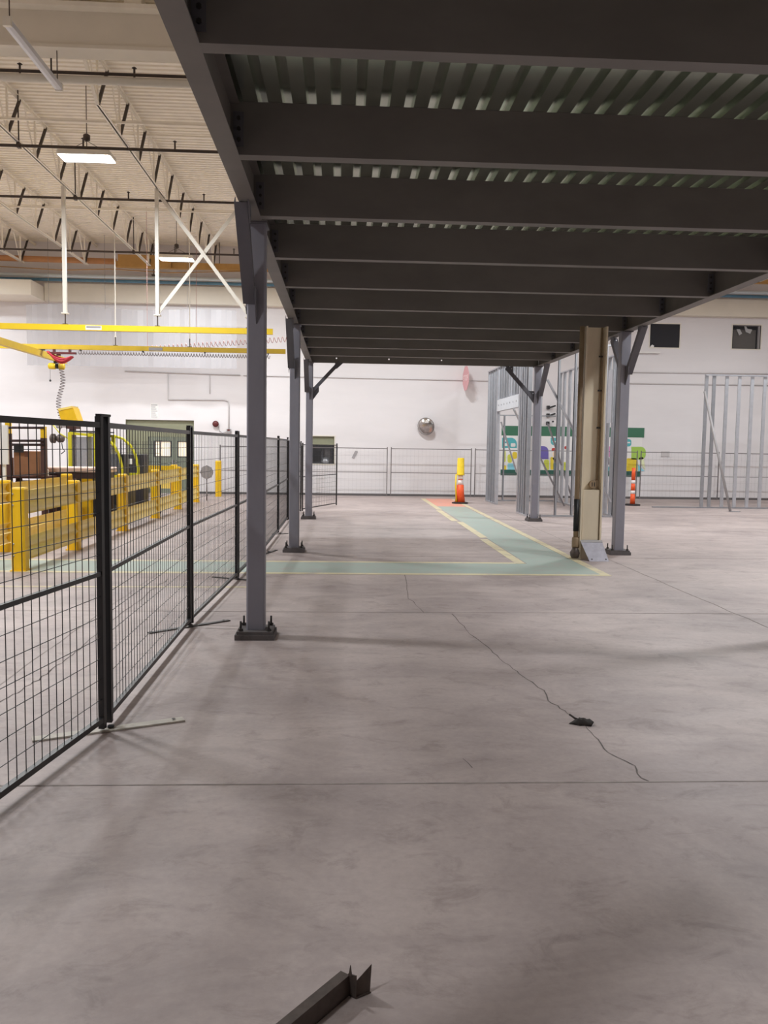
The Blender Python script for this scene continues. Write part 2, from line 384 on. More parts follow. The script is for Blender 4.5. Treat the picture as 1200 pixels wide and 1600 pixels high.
MB().box((-5.42, YA-.05, .92), (-5.39, YA+.005, 1.1)).build('door_handle', 'grey_paint', d1)

# windows of the back wall
def window(n, h, label, inner, pane='glass', py=.1):
    x0, x1, z0, z1 = h
    e = bpy.data.objects.new(n, None); COL.objects.link(e); e.location = ((x0+x1)/2, YB, z0); e['kind'] = 'structure'; e['label'] = label; e['category'] = 'window'
    f = MB(); t = .035; y0, y1 = YB-.012, YB+.05
    f.box((x0-t, y0, z0-t), (x1+t, y1, z0)).box((x0-t, y0, z1), (x1+t, y1, z1+t)).box((x0-t, y0, z0), (x0, y1, z1)).box((x1, y0, z0), (x1+t, y1, z1))
    f.build('window_frame', 'white_paint', e)
    MB().box((x0, YB+py, z0), (x1, YB+py+.006, z1)).build('glass_pane', pane, e)
    r = MB(); Y2 = YB+1.4; a, b, c, d = x0-.3, x1+.3, z0-.25, z1+.25
    r.quad(((a, Y2, c), (b, Y2, c), (b, Y2, d), (a, Y2, d))).quad(((a, YB+.22, c), (a, Y2, c), (a, Y2, d), (a, YB+.22, d))).quad(((b, YB+.22, c), (b, YB+.22, d), (b, Y2, d), (b, Y2, c)))
    r.quad(((a, YB+.22, c), (b, YB+.22, c), (b, Y2, c), (a, Y2, c))).quad(((a, YB+.22, d), (a, Y2, d), (b, Y2, d), (b, YB+.22, d)))
    r.build('room_behind', inner, e)
    return e
w1 = window('window_1', WIN1, 'interior window low in the far wall behind the third left column', 'dgrey')
w2 = window('window_2', WIN2, 'dark upper window of the far wall, nearer the mezzanine', 'dark', 'glass_dark', .02)
w3 = window('window_3', WIN3, 'upper window of the far wall with torn white paper inside', 'dark')
# what shows in the windows
MB().box((-1.05, YB+.07, 1.66), (-.235, YB+.09, 1.93)).build('roller_blind', 'olive', w1)
b1 = MB().box((-.86, YB+.3, 1.52), (-.34, YB+.7, 1.62)).box((-.86, YB+.34, 1.62), (-.8, YB+.4, 1.74)).box((-.66, YB+.36, 1.06), (-.6, YB+.42, 1.55)).box((-.36, YB+.34, 1.06), (-.29, YB+.42, 1.6))
b1.build('dark_machine_frame', 'charcoal', w1)
MB().lathe((-.52, YB+.36, 1.05), [(.16, 0), (.16, .08), (.1, .17), (.02, .2)], 14).build('chrome_bowl', 'zinc', w1)
MB().box((-1.0, YB+.28, 1.03), (-.28, YB+.5, 1.09)).build('bench_top', 'charcoal', w1)
MB().box((-.56, YB+.5, 1.1), (-.38, YB+.52, 1.5)).build('strip_curtain', 'grey_paint', w1)
MB().prism([(10.2, YB+.01, 5.04), (10.32, YB+.01, 5.04), (10.34, YB+.01, 5.09), (10.27, YB+.01, 5.13), (10.22, YB+.01, 5.08)], (0, .004, 0)).build('torn_paper', 'paper', w2)
MB().box((13.14, YB+.3, 5.05), (13.92, YB+.34, 5.72)).build('grey_panel', 'dgrey', w3)
MB().box((12.9, YB+.5, 4.95), (13.1, YB+.56, 5.72)).build('pale_panel', 'cream_trim', w3)
MB().prism([(13.2, YB+.2, 5.72), (13.32, YB+.2, 5.72), (13.4, YB+.2, 5.58), (13.3, YB+.2, 5.52)], (0, .004, 0)).build('torn_paper', 'paper', w3)
MB().prism([(13.46, YB+.2, 5.83), (13.52, YB+.2, 5.83), (13.58, YB+.2, 5.74), (13.74, YB+.2, 5.72), (13.68, YB+.2, 5.58), (13.52, YB+.2, 5.64)], (0, .004, 0)).build('torn_paper', 'paper', w3)

# ------------------------------------------------------------------ roof: fluted deck, girder, trusses
prof = []; y = YF; pitch = .155
mbc = MB(); ys = []
while y < YB:
    for dy, dz in ((0, 0), (.08, 0), (.098, .045), (.137, .045)):
        ys.append((min(y+dy, YB), ZC+dz))
    y += pitch
for (ya, za), (yb_, zb) in zip(ys, ys[1:]):
    mbc.quad(((XL, ya, za), (XL, yb_, zb), (XR, yb_, zb), (XR, ya, za)))
struct(mbc, 'ceiling', 'cream', 'cream fluted metal roof deck', 'ceiling')

YG = 12.6
gt = thing('roof_girder', (-5, YG, 7.25), 'wide cream roof girder crossing above the aisle at the top of the picture', 'girder')
MB().box((XL, YG, 7.26), (XR, YG+.3, 7.72)).build('girder_web', 'cream_trim', gt)
MB().box((XL, YG-.16, 7.72), (XR, YG+.46, 7.78)).build('top_flange', 'cream', gt)
MB().box((XL, YG-.03, 7.21), (XR, YG+.33, 7.26)).build('bottom_flange', 'cream_trim', gt)
for X in (-6.9, -4.95, -3.0):
    MB().box((X-.12, YG-.1, 7.78), (X+.12, YG+.2, ZC-.005)).build('bearing_block', 'cream', gt)

TX = [(-3.98, 'nearest the mezzanine'), (-5.93, 'second from the mezzanine, carrying the left white hanger'), (-7.85, 'third from the mezzanine'),
      (-9.76, 'farthest to the left'), (13.3, 'beyond the right edge of the mezzanine')]
ZB, ZT = 7.05, 7.87
for X, where in TX:
    t = thing('roof_truss', (X, 20, ZB), 'cream open web roof truss '+where, 'truss', 'roof trusses')
    for z, nm in ((ZB, 'bottom_chord'), (ZT, 'top_chord')):
        s_ = 1 if nm == 'bottom_chord' else -1
        ya = 14.2 if s_ == 1 else YG+.35
        yz = YB-1.0 if s_ == 1 else YB
        mb = MB()
        for k in (-1, 1):
            mb.sweep((X+k*.012, ya, z), (X+k*.012, yz, z), [(0, 0), (0, -k*.055), (s_*.007, -k*.055), (s_*.007, -k*.007), (s_*.06, -k*.007), (s_*.06, 0)], (0, 0, 1))
        mb.build(nm, 'cream', t)
    MB().bar((X, 14.2, ZB+.02), (X, YG+.42, ZT-.06), .05, .05).build('end_diagonal', 'cream', t)
    k = 0
    Y = 14.2
    while Y < YB-1.2:
        MB().bar((X, Y, ZB+.03), (X, Y, ZT-.03), .032, .032, (1, 0, 0)).build('web_post', 'cream', t)
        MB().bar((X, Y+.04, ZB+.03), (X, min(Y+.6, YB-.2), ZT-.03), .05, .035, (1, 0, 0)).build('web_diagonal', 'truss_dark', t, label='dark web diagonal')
        MB().bar((X, Y-.55, ZT-.03), (X, Y-.04, ZB+.03), .022, .022, (1, 0, 0)).build('web_rod', 'cream', t)
        Y += 1.36; k += 1
# bridging angles between the trusses
for Y, z in ((15.1, 7.12), (17.6, 7.8), (20.6, 7.12), (23.0, 7.8)):
    single(MB().bar((-14, Y, z), (-.9, Y, z), .035, .035), 'bridging_angle', 'cream', (-6, Y, z),
           'thin cream bridging bar across the roof trusses, %s' % {15.1: 'nearest', 17.6: 'second nearest', 20.6: 'third nearest', 23.0: 'farthest'}[Y], 'bar', 'bridging bars')
# sprinkler pipes with upright heads
for k, (Y, r, m) in enumerate(((12.98, .06, 'white_paint'), (16.0, .028, 'pipe_dark'), (19.25, .028, 'pipe_dark'), (24.45, .028, 'pipe_dark'))):
    z = 6.94 if k == 0 else 6.98
    t = thing('sprinkler_pipe', (-6, Y, z), ['thick white sprinkler pipe just past the roof girder', 'thin dark sprinkler pipe, first after the thick white one', 'thin dark sprinkler pipe in the middle of the roof', 'thin dark sprinkler pipe near the far wall'][k], 'pipe', 'sprinkler pipes')
    MB().tube((-16, Y, z), (-.8, Y, z), r, 10).build('pipe', m, t)
    if k == 0: MB().tube((-16, Y-.03, z+r+.024), (-.8, Y-.03, z+r+.024), .024, 8).build('thin_pipe', 'pipe_dark', t)
    for X in (-11.2, -7.9, -4.75, -3.1)[(0 if k else 2):]:
        MB().tube((X, Y, z+r), (X, Y, z+r+.12), .016, 6).lathe((X, Y, z+r+.12), [(.016, 0), (.04, .01), (.012, .03)], 8).build('sprinkler_head', 'pipe_dark', t)
    for X in ((-4.3, -8.2) if k == 0 else (-5.9, -9.7)):
        MB().tube((X, Y, z), (X, Y, ZC), .013, 6).box((X-.03, Y-r-.02, z-.04), (X+.03, Y+r+.02, z+.05)).build('hanger_rod', 'pipe_dark', t)
# pipes along the top of the far wall
single(MB().tube((XL, YB-.5, 6.81), (XR, YB-.5, 6.81), .055, 10), 'wall_pipe', 'bluewhite', (0, YB-.5, 6.81), 'pale blue white pipe along the top of the far wall', 'pipe')
single(MB().tube((XL, YB-.45, 6.69), (XR, YB-.45, 6.69), .05, 10), 'wall_pipe', 'blue', (0, YB-.45, 6.69), 'blue pipe just below the pale pipe on the far wall', 'pipe')
single(MB().tube((XL, YB-.9, 7.28), (-7.0, YB-.9, 7.2), .09, 10), 'wall_pipe', 'orange_pipe', (-12, YB-.9, 7.24), 'orange tan pipe under the roof at the far left', 'pipe')
single(MB().box((-7.0, YB-1.0, 7.02), (14, YB-.8, 7.2)), 'wall_beam', 'ochre', (0, YB-.9, 7.1), 'ochre beam under the roof near the far wall', 'beam')
oc = thing('junction_box', (-6.1, YB-1.05, 7.05), 'ochre box fixed to the ochre beam near the far wall', 'box')
MB().box((-6.9, YB-1.1, 7.0), (-5.3, YB-1.01, 7.38)).build('box_body', 'ochre', oc)
single(MB().path([(-11, YB-.9, 6.98), (-8.6, YB-.9, 6.9), (-7.2, YB-.9, 6.97), (-5.4, YB-.9, 6.9), (-3.2, YB-.9, 7.0)], .014), 'hanging_cable', 'ochre', (-7, YB-.9, 6.95), 'thin tan cable sagging under the ochre beam', 'cable')
for X in (-8.7, -5.95, -3.9, 12.2):
    single(MB().tube((X, YB-.52, 6.87), (X, YB-.52, ZC), .014, 6).box((X-.05, YB-.6, 6.87), (X+.05, YB-.42, 6.9)), 'pipe_hanger', 'pipe_dark', (X, YB-.52, 6.9),
           'dark rod hanger holding the pale wall pipe, %s' % {-8.7: 'leftmost', -5.95: 'second from left', -3.9: 'third from left', 12.2: 'right of the mezzanine'}[X], 'hanger', 'pipe hangers')

# ------------------------------------------------------------------ high-bay lamps
def lamp(X, Y, label):
    Z = 6.7
    t = thing('high_bay_light', (X, Y, Z), label, 'light', 'high bay lights')
    MB().bevbox((X-.47, Y-.22, Z), (X+.47, Y+.22, Z+.09), .03).build('housing', 'white_paint', t)
    MB().box((X-.45, Y-.2, Z-.012), (X+.45, Y+.2, Z-.001)).build('diffuser', 'lamp', t, label='glowing white diffuser')
    MB().tube((X, Y, Z+.2), (X, Y, ZC), .008, 6).lathe((X, Y, Z+.3), [(.01, 0), (.06, .01), (.06, .1), (.01, .13)], 10).build('suspension', 'pipe_dark', t)
    MB().tube((X-.4, Y, Z+.09), (X, Y, Z+.3), .005, 5).tube((X+.4, Y, Z+.09), (X, Y, Z+.3), .005, 5).build('wire', 'pipe_dark', t)
    ld = bpy.data.lights.new('high_bay_lamp', 'AREA'); ld.shape = 'RECTANGLE'; ld.size = .9; ld.size_y = .4; ld.energy = LAMP_W; ld.color = LAMP_COL
    lo = bpy.data.objects.new('high_bay_lamp', ld); COL.objects.link(lo); lo.parent = t; lo.location = (0, 0, -.02)
for X, Y, where in ((-4.7, -1.6, 'over the left aisle behind the viewer'), (-4.75, 7.9, 'over the left aisle level with the nearest column'),
                    (-4.6, 15.7, 'over the yellow crane, nearer of the two in the picture'), (-4.6, 23.9, 'near the far wall, farther of the two in the picture'),
                    (-13.2, 8.0, 'far left row, nearest'), (-13.2, 16.7, 'far left row, middle'), (-13.2, 24.4, 'far left row by the far wall'), (-8.8, 19.8, 'added out of view beside the crane bridge to brighten the left wall'),  # lamp beside the crane bridge is added to lift left wall and ceiling
                    (7.6, -.2, 'right of the mezzanine beside the viewer'), (7.4, 8.4, 'right of the mezzanine, level with the nearest column'), (7.4, 17.2, 'right of the mezzanine beside the stud framing'),
                    (14.0, 11.0, 'far right row, middle'), (12.6, 21.5, 'far right row, farthest'), (1.9, 22.4, 'added out of view past the mezzanine end to light the far wall')):  # lamp past the mezzanine end is an unseen addition lighting the far wall
    lamp(X, Y, 'glowing rectangular high bay light '+where)
# the unlit tube fixture at the top left
zt = 6.72; a = at_z(12, 36, zt); b = at_z(92, 136, zt); xt = (a.x+b.x)/2
tl = thing('tube_light', (xt, a.y, zt), 'unlit grey tube light hanging from the roof at the top left', 'light')
MB().sweep((xt, a.y, zt), (xt, b.y, zt), [(-.035, -.05), (-.045, 0), (-.035, .05), (.03, .05), (.04, .03), (.04, -.03), (.03, -.05)], (0, 0, 1)).build('lens', 'lamp_off', tl)
MB().box((xt-.05, a.y-.05, zt-.05), (xt+.05, a.y, zt+.06)).build('end_cap', 'white_paint', tl)
MB().box((xt-.05, b.y, zt-.05), (xt+.05, b.y+.05, zt+.06)).build('end_cap', 'white_paint', tl)
MB().tube((xt, a.y+.05, zt+.04), (xt, a.y+.05, ZC), .008, 6).build('suspension_wire', 'pipe_dark', tl)
MB().tube((xt, b.y-.05, zt+.04), (xt, b.y-.05, 7.2), .008, 6).build('suspension_wire', 'pipe_dark', tl)

# ================================================================== THE MEZZANINE
XM0, XM1 = -.7255, 4.385          # centre lines of the two edge beams
ZM, DM = 3.46, .325               # underside and depth of the steel
R1, STEP = 7.16, 5.79
ROWS = [R1-2*STEP, R1-STEP, R1, R1+STEP, R1+2*STEP]
mz = thing('steel_mezzanine', (1.83, 9, 0), 'dark grey steel mezzanine on columns with a fluted metal deck', 'mezzanine')
YE = ROWS[-1]+.05
for X, s_ in ((XM0, 1), (XM1, -1)):
    w = .0625 if s_ == 1 else .07; t = .011
    mb = MB().sweep((X, ROWS[0]-.1, ZM), (X, YE, ZM), [(0, -w), (0, w), (t, w), (t, .005), (DM-t, .005), (DM-t, w), (DM, w), (DM, -w), (DM-t, -w), (DM-t, -.005), (t, -.005), (t, -w)], (0, 0, 1))
    eb = mb.build('edge_beam', 'joist', mz)
JX0, JX1 = XM0+.008, XM1-.008
JY = [4.0, 5.47, 6.88, 8.37, 9.86, 11.37, 12.88, 14.34, 15.81, 17.25]
JY = [-3.2, -1.75, -.3, 1.1, 2.55]+JY
for Y in JY:
    t = .006; w = .1
    mb = MB().sweep((JX0, Y, ZM+.001), (JX1, Y, ZM+.001), [(0, 0), (0, -w), (t, -w), (t, -t), (DM-t, -t), (DM-t, -w), (DM-.002, -w), (DM-.002, 0)], (0, 0, 1))
    j = mb.build('joist', 'joist', mz)
    if Y > 3:
        for xa_, xb_, xc_ in ((JX0+.02, JX0+.085, JX0+.055), (JX1-.085, JX1-.02, JX1-.055)):
            ct = MB().box((xa_, Y-.008, ZM+.05), (xb_, Y, ZM+.26)).build('end_cleat', 'brace', j)
            bb = MB()
            for z in (.09, .155, .22): bb.tube((xc_, Y-.02, ZM+z), (xc_, Y-.008, ZM+z), .013, 6)
            for v_ in (0,): bb.build('bolt_row', 'bolt', j)
# end beam with three bolt holes
hb = MB(); Yb = YE-.06; holes = [(x-.014, x+.014, ZM+.085, ZM+.113) for x in (-.13, 1.03, 2.2)]
xs = sorted({JX0, JX1, *[h[0] for h in holes], *[h[1] for h in holes]}); zs = [ZM, ZM+.085, ZM+.113, ZM+DM-.002]
for a, b in zip(xs, xs[1:]):
    for c, d in zip(zs, zs[1:]):
        if any(h[0] < (a+b)/2 < h[1] and h[2] < (c+d)/2 < h[3] for h in holes): continue
        hb.box((a, Yb, c), (b, Yb+.008, d))
hb.box((JX0, Yb+.008, ZM), (JX1, Yb+.1, ZM+.008))
hb.build('end_beam', 'joist', mz)
# fluted deck, flutes running along the hall
dk = MB(); pr = []; x = XM0-.06
while x < XM1+.07:
    for dx, dz in ((0, 0), (.09, 0), (.098, .05), (.1444, .05)): pr.append((x+dx, ZM+DM+dz))
    x += .1524
y0, y1 = ROWS[0]-.1, YE
for (xa, za), (xb, zb) in zip(pr, pr[1:]):
    dk.quad(((xa, y0, za), (xb, y0, zb), (xb, y1, zb), (xa, y1, za)))
    dk.quad(((xa, y0, za+.0015), (xa, y1, za+.0015), (xb, y1, zb+.0015), (xb, y0, zb+.0015)))
dk.build('metal_deck', 'deck', mz)
MB().box((XM0-.06, y0, ZM+DM+.053), (XM1+.07, y1, ZM+DM+.08)).build('deck_board', 'board', mz)

for px_, py_ in ((305, 165), (358, 283)):
    p = at_x(px_, py_, XM0-.1); MB().box((XM0-.12, p.y-.03, ZM+DM-.01), (XM0-.0625, p.y+.03, ZM+DM+.05)).build('edge_clip', 'zinc', mz)
    MB().box((XM0-.12, p.y-.03, ZM+DM-.035), (XM0-.0625, p.y+.03, ZM+DM-.011)).build('edge_clip_pad', 'black', mz)
def column(X, Y, side):
    h = .0765; mb = MB(); r = .012
    oc_ = [(-h+r, -h), (h-r, -h), (h, -h+r), (h, h-r), (h-r, h), (-h+r, h), (-h, h-r), (-h, -h+r)]
    c = mb.sweep((X, Y, .07), (X, Y, ZM-.012), oc_, (1, 0, 0)).build('column', 'steel', mz)
    MB().prism([(X-.165, Y-.165, .0), (X+.165, Y-.165, .0), (X+.165, Y+.165, .0), (X-.165, Y+.165, .0)], (0, 0, .045)).build('grout_pad', 'plate', c)
    MB().box((X-.15, Y-.15, .045), (X+.15, Y+.15, .07)).build('base_plate', 'plate', c)
    for i in (-1, 1):
        for j in (-1, 1):
            MB().tube((X+i*.118, Y+j*.118, .07), (X+i*.118, Y+j*.118, .155), .009, 8).tube((X+i*.118, Y+j*.118, .07), (X+i*.118, Y+j*.118, .092), .02, 6).build('anchor_bolt', 'bolt', c)
    MB().box((X-.09, Y-.13, ZM-.012), (X+.09, Y+.13, ZM)).build('cap_plate', 'brace', c)
    return c
def knee(c, X, Y, dx, dy, off):
    """knee brace: channel from the column face up to the beam, with a gusset at each end"""
    L = .60; z0 = ZM-.66
    ox = off if dy else 0; oy = 0
    a = Vector((X+ox+dx*.085, Y+dy*.085, z0)); b = Vector((X+ox+dx*(.085+L), Y+dy*(.085+L), z0+.65))
    side = Vector((0, 1, 0)) if dx else Vector((1, 0, 0))
    mb = MB(); w, d, t = (.05 if dy else .036), .075, .006
    mb.sweep(a, b, [(-w, -d/2), (w, -d/2), (w, d/2), (-w, d/2)] if False else [(-w, 0), (w, 0), (w, d), (w-t, d), (w-t, t), (-w+t, t), (-w+t, d), (-w, d)], side)
    k = mb.build('knee_brace', 'brace', c)
    # gussets lie in the plane of the brace, beside it
    n = side*.01
    g0 = Vector((X+dx*.0765, Y+dy*.0765, 0)); D = Vector((dx, dy, 0))
    if dy: g0.x += off*.0
    MB().prism([g0+Vector((0, 0, z0-.16)), g0+Vector((0, 0, z0+.12)), g0+D*.13+Vector((0, 0, z0+.12)), g0+D*.13+Vector((0, 0, z0+.02))], n).build('gusset', 'brace', k)
    g1 = g0+D*(L-.02)
    MB().prism([g1+D*.08+Vector((0, 0, ZM-.001)), g1-D*.1+Vector((0, 0, ZM-.001)), g1-D*.1+Vector((0, 0, ZM-.13)), g1-D*.06+Vector((0, 0, ZM-.13))], n).build('gusset', 'brace', k)
    bo = MB(); q = side*(w+.002) if True else side
    for f in (.07, .16, .9, .97):
        p = a.lerp(b, f)+D*-.0
        bo.lathe(p-side*0+D*-.03+Vector((0, 0, .02)), [(.012, 0), (.012, .014)], 6, axis=-side if dx else -D)
    bo.build('bolt_row', 'zinc', k)
for ri, Y in enumerate(ROWS):
    for X, sd in ((XM0+.009, 1), (XM1-.017, -1)):
        c = column(X, Y, sd)
        if ri < 4: knee(c, X, Y, 0, 1, -.055*sd)
        if ri > 0: knee(c, X, Y, 0, -1, -.055*sd)
        if ri in (0, 4): knee(c, X, Y, sd, 0, 0)

# ================================================================== TEMPORARY FENCES
def fence_panel(p0, p1, ht, label, group, wire=.0035, rail=.026, m='fence', worn=False, mid=.52, posts=True, vs=.075, hs=.118):
    p0 = Vector((*p0, 0)); p1 = Vector((*p1, 0)); d = (p1-p0); Ln = d.length; d.normalize(); z = Vector((0, 0, 1)); n = Vector((-d.y, d.x, 0))
    t = thing('mesh_fence', ((p0+p1)/2), label, 'fence', group)
    for p in (p0+d*.02, p1-d*.02):
        ps = MB().bar(p+z*.0215, p+z*(ht+.035), rail+.004, rail+.004, d).build('post', m, t)
    zb = .075
    MB().bar(p0+d*.03+z*(ht-.012), p1-d*.03+z*(ht-.012), rail, rail, z).build('top_rail', 'fence_worn' if worn else m, t)
    MB().bar(p0+d*.03+z*zb, p1-d*.03+z*zb, rail, rail, z).build('bottom_rail', m, t)
    MB().bar(p0+d*.03+z*(ht*mid), p1-d*.03+z*(ht*mid), rail*.8, rail*.8, z).build('middle_rail', m, t)
    mb = MB(); k = .03+vs
    while k < Ln-.03:
        q = random.uniform(-.004, .004)
        mb.bar(p0+d*(k+q)+z*zb, p0+d*k+z*(ht-.02), wire, wire, d); k += vs
    h = zb+hs
    while h < ht-.03:
        mb.bar(p0+d*.03+z*h, p1-d*.03+z*h, wire, wire, z); h += hs
    mb.build('wire_mesh', m, t)
    return t
def clamp(px, py, d, ht, parent, m='fence'):
    d = Vector((*d, 0)).normalized(); p = Vector((px, py, 0)); n = Vector((-d.y, d.x, 0))
    MB().bar(p-d*.062+Vector((0, 0, ht+.042)), p+d*.062+Vector((0, 0, ht+.042)), .014, .034, (0, 0, 1)).build('top_clamp', m, parent)
FP = [(-1.78, 2.02), (-1.335, 4.80), (-1.345, 7.54), (-1.255, 10.22), (-1.175, 12.86), (-1.155, 15.52), (-1.15, 18.15)]
names = ['black mesh fence panel cut by the left edge of the picture, nearest the viewer', 'black mesh fence panel, second along the left row', 'black mesh fence panel ending behind the nearest column',
         'black mesh fence panel mostly hidden by the nearest column', 'black mesh fence panel seen between the first and second columns', 'black mesh fence panel behind the second left column']
for k in range(6):
    a = Vector(FP[k]); b = Vector(FP[k+1]); u = (b-a).normalized()
    t = fence_panel(a+u*.035, b-u*.035, 1.755, names[k], 'black fence panels along the left aisle', worn=k in (1, 2, 3, 4), rail=.03)
    clamp(b.x, b.y, (u.x, u.y), 1.755, t)
def foot(px0, px1, m, label, w=.07):
    a = at_z(*px0); b = at_z(*px1); a.z = b.z = .006
    t = thing('fence_stand', ((a+b)/2), label, 'fence foot', 'flat fence feet')
    MB().bar(a, b, .009, w, (0, 0, 1)).build('flat_bar', m, t)
    u = (b-a).normalized(); q = a+(b-a)*.5
    MB().tube(q+Vector((0, 0, .0105)), q+Vector((0, 0, .02)), .02, 8).build('socket', 'fence', t)
    MB().tube(b-u*.06+Vector((0, 0, .0105)), b-u*.06+Vector((0, 0, .0125)), .011, 8).build('bolt_hole', 'bolt', t)
foot((50, 1157), (287, 1125), 'foot_pale', 'pale flat steel fence foot under the first fence post, nearest')
foot((232, 990), (358, 970), 'foot_dark', 'dark flat fence foot beside the base plate of the nearest column', .045)
foot((332, 902), (412, 909), 'foot_dark', 'dark flat fence foot half hidden behind the nearest column', .045)
foot((408, 868), (432, 860), 'foot_dark', 'dark flat fence foot between the first and second columns', .045)
foot((425, 835), (450, 834), 'foot_dark', 'dark flat fence foot just left of the second column', .045)
# panels that turn in behind the third column
fence_panel((-1.13, 18.22), (-.98, 20.55), 1.7, 'black mesh fence panel at the far end of the left row', 'black fence panels along the left aisle')
fence_panel((-.95, 20.6), (-.115, 22.85), 1.66, 'thin fence panel turning inward behind the third left column', 'turned fence panels', rail=.024)
# the thin fence in front of the far wall
BX = [-3.95, -1.2, 1.55, 4.296, 7.04, 9.79, 12.54, 15.3]
bl = ['below the alarm bell', 'left of the tilted notice', 'behind the yellow capped delineator', 'behind the left stud frame', 'across the mural banner', 'right of the orange delineator', 'behind the far right stud frame']
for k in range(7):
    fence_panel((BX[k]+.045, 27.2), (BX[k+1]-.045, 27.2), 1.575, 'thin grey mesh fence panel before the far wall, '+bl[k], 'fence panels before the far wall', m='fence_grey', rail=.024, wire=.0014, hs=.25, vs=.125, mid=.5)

# ================================================================== GUARD RAILS
def wrail(y0, y1, X, z, s_=1, m='yellow_rail'):
    # twin-rib guard rail profile, ribs towards s_*X
    pr = []
    hgt = .30; n = 16
    for k in range(n+1):
        f = k/n; d = .05*abs(math.sin(f*2*math.pi))**.7
        pr.append((-hgt/2+hgt*f, d*s_))
    back = [(a, b-.006*s_) for a, b in reversed(pr)]
    return MB().sweep((X, y0, z), (X, y1, z), [(a, -b) for a, b in pr+back], (0, 0, 1))
def guard(X, ys, label, ends=(0, 0), s_=1, ht=1.06):
    t = thing('guard_rail', (X, sum(ys)/len(ys), 0), label, 'guard rail', 'yellow guard rails')
    for Y in ys:
        p = MB().bevbox((X-.085, Y-.085, .015), (X+.085, Y+.085, ht), .02).build('post', 'yellow_post', t)
        MB().box((X-.1, Y-.1, 0), (X+.1, Y+.1, .015)).build('base_plate', 'yellow_post', p)
        bb = MB()
        for z in (.2, .35, .84, .98):
            bb.lathe((X-.05, Y-.085, z), [(.012, 0), (.012, .01), (.005, .014)], 6, axis=(0, -1, 0))
        bb.build('bolt_row', 'zinc', p)
    for z in (.875, .29):
        for a, b in zip([ys[0]-ends[0]]+list(ys), list(ys)+[ys[-1]+ends[1]]):
            if b-a < .2: continue
            wrail(a+.02, b-.02, X+s_*.09, z, s_).build('rail', 'yellow_rail', t, label='pale yellow ribbed rail')
    return t
guard(-4.06, [10.80, 12.95, 15.80, 18.55, 21.1, 23.7], 'long yellow double guard rail on posts beside the aisle, nearer the black fence')
guard(-4.98, [9.9, 12.70, 15.5], 'second yellow guard rail behind the long one, in front of the brown rack', ends=(1.2, 0))
fr = thing('guard_rail', (-4.5, 22.2, 0), 'short yellow guard rail set across the aisle end before the double door', 'guard rail', 'yellow guard rails')
for X in (-5.22, -4.36):
    MB().bevbox((X-.08, 22.12, 0), (X+.08, 22.28, 1.08), .02).build('post', 'yellow_post', fr)
MB().box((-5.8, 22.05, .86), (-4.28, 22.12, 1.05)).build('rail', 'yellow', fr)
MB().box((-5.12, 22.05, .46), (-4.45, 22.12, .62)).build('rail', 'yellow_rail', fr)
MB().box((-4.7, 22.03, .89), (-4.45, 22.05, .93)).build('dark_lettering_strip', 'maroon', fr)
single(MB().bevbox((-5.03, 16.5, 0), (-4.85, 16.68, 1.1), .02), 'guard_post', 'yellow_post', (-4.94, 16.6, 0), 'single yellow guard post in front of the yellow green cab', 'post')
single(MB().bevbox((-3.9, 26.2, 0), (-3.72, 26.38, 1.12), .03), 'bollard', 'yellow_post', (-3.81, 26.3, 0), 'single yellow bollard near the far wall under the alarm bell', 'bollard')
gd = thing('round_plate', (-3.86, 24.3, .8), 'grey round plate on a stand behind the last guard rail post', 'plate')
MB().lathe((-3.86, 24.3, .82), [(.2, 0), (.2, .04)], 8, axis=(.3, 1, 0)).build('disc', 'grey_paint', gd)
MB().tube((-3.86, 24.36, 0), (-3.86, 24.36, .75), .025, 8).build('stand', 'grey_paint', gd)

# ================================================================== CRANE
ZR = 4.085
def runway(Y, xs_h, x_end, zt, label, brace, m, hw=.075):
    t = thing('crane_rail', (-6, Y, ZR), label, 'crane rail', 'yellow crane rails')
    MB().sweep((-15, Y, ZR-.055), (x_end, Y, ZR-.055), [(0, -.045), (0, -.018), (.012, -.018), (.012, -.033), (.11, -.033), (.11, .033), (.012, .033), (.012, .018), (0, .018), (0, .045), (.122, .045), (.122, -.045)], (0, 0, 1)).build('rail', m, t)
    for X in xs_h:
        h = MB().bar((X, Y, ZR+.32), (X, Y, zt), hw, hw, (1, 0, 0)).build('hanger', 'white_paint', t, label='white hanger post')
        MB().box((X-hw*.9, Y-hw*.8, ZR+.29), (X+hw*.9, Y+hw*.8, ZR+.32)).build('end_plate', 'white_paint', h)
        MB().tube((X, Y, ZR+.06), (X, Y, ZR+.29), .014, 6).box((X-.05, Y-.03, ZR+.066), (X+.05, Y+.03, ZR+.085)).build('rod', 'pipe_dark', h)
    for a, b in brace:
        MB().bar(a, b, .02, .075, (0, 1, 0)).build('cross_brace', 'white_paint', t, label='white diagonal brace')
    return t
fr_ = runway(18.63, (-5.96, -4.0, -2.05), -1.52, ZB+.0, 'bright yellow crane rail hung on white posts, nearer one',
             [((-4.0, 18.59, 7.0), (-2.05, 18.59, ZR+.36)), ((-4.0, 18.67, ZR+.36), (-2.05, 18.67, 7.0))], 'crane')
for X in (-5.35,):
    MB().box((X-.17, 18.63-.05, ZR-.04), (X+.17, 18.63-.047, ZR+.05)).build('rail_sticker', 'paper', fr_)
    MB().box((X-.15, 18.63-.052, ZR+.0), (X+.15, 18.63-.0495, ZR+.04)).build('sticker_band', 'grey_paint', fr_)
rr_ = runway(22.5, (-5.92, -4.0, -2.05), -1.5, ZB+.0, 'ochre yellow crane rail on thin hangers, farther one', [], 'crane_dark', .022)
MB().box((-5.05, 22.447, ZR-.04), (-4.7, 22.45, ZR+.04)).build('rail_sticker', 'grey_paint', rr_)
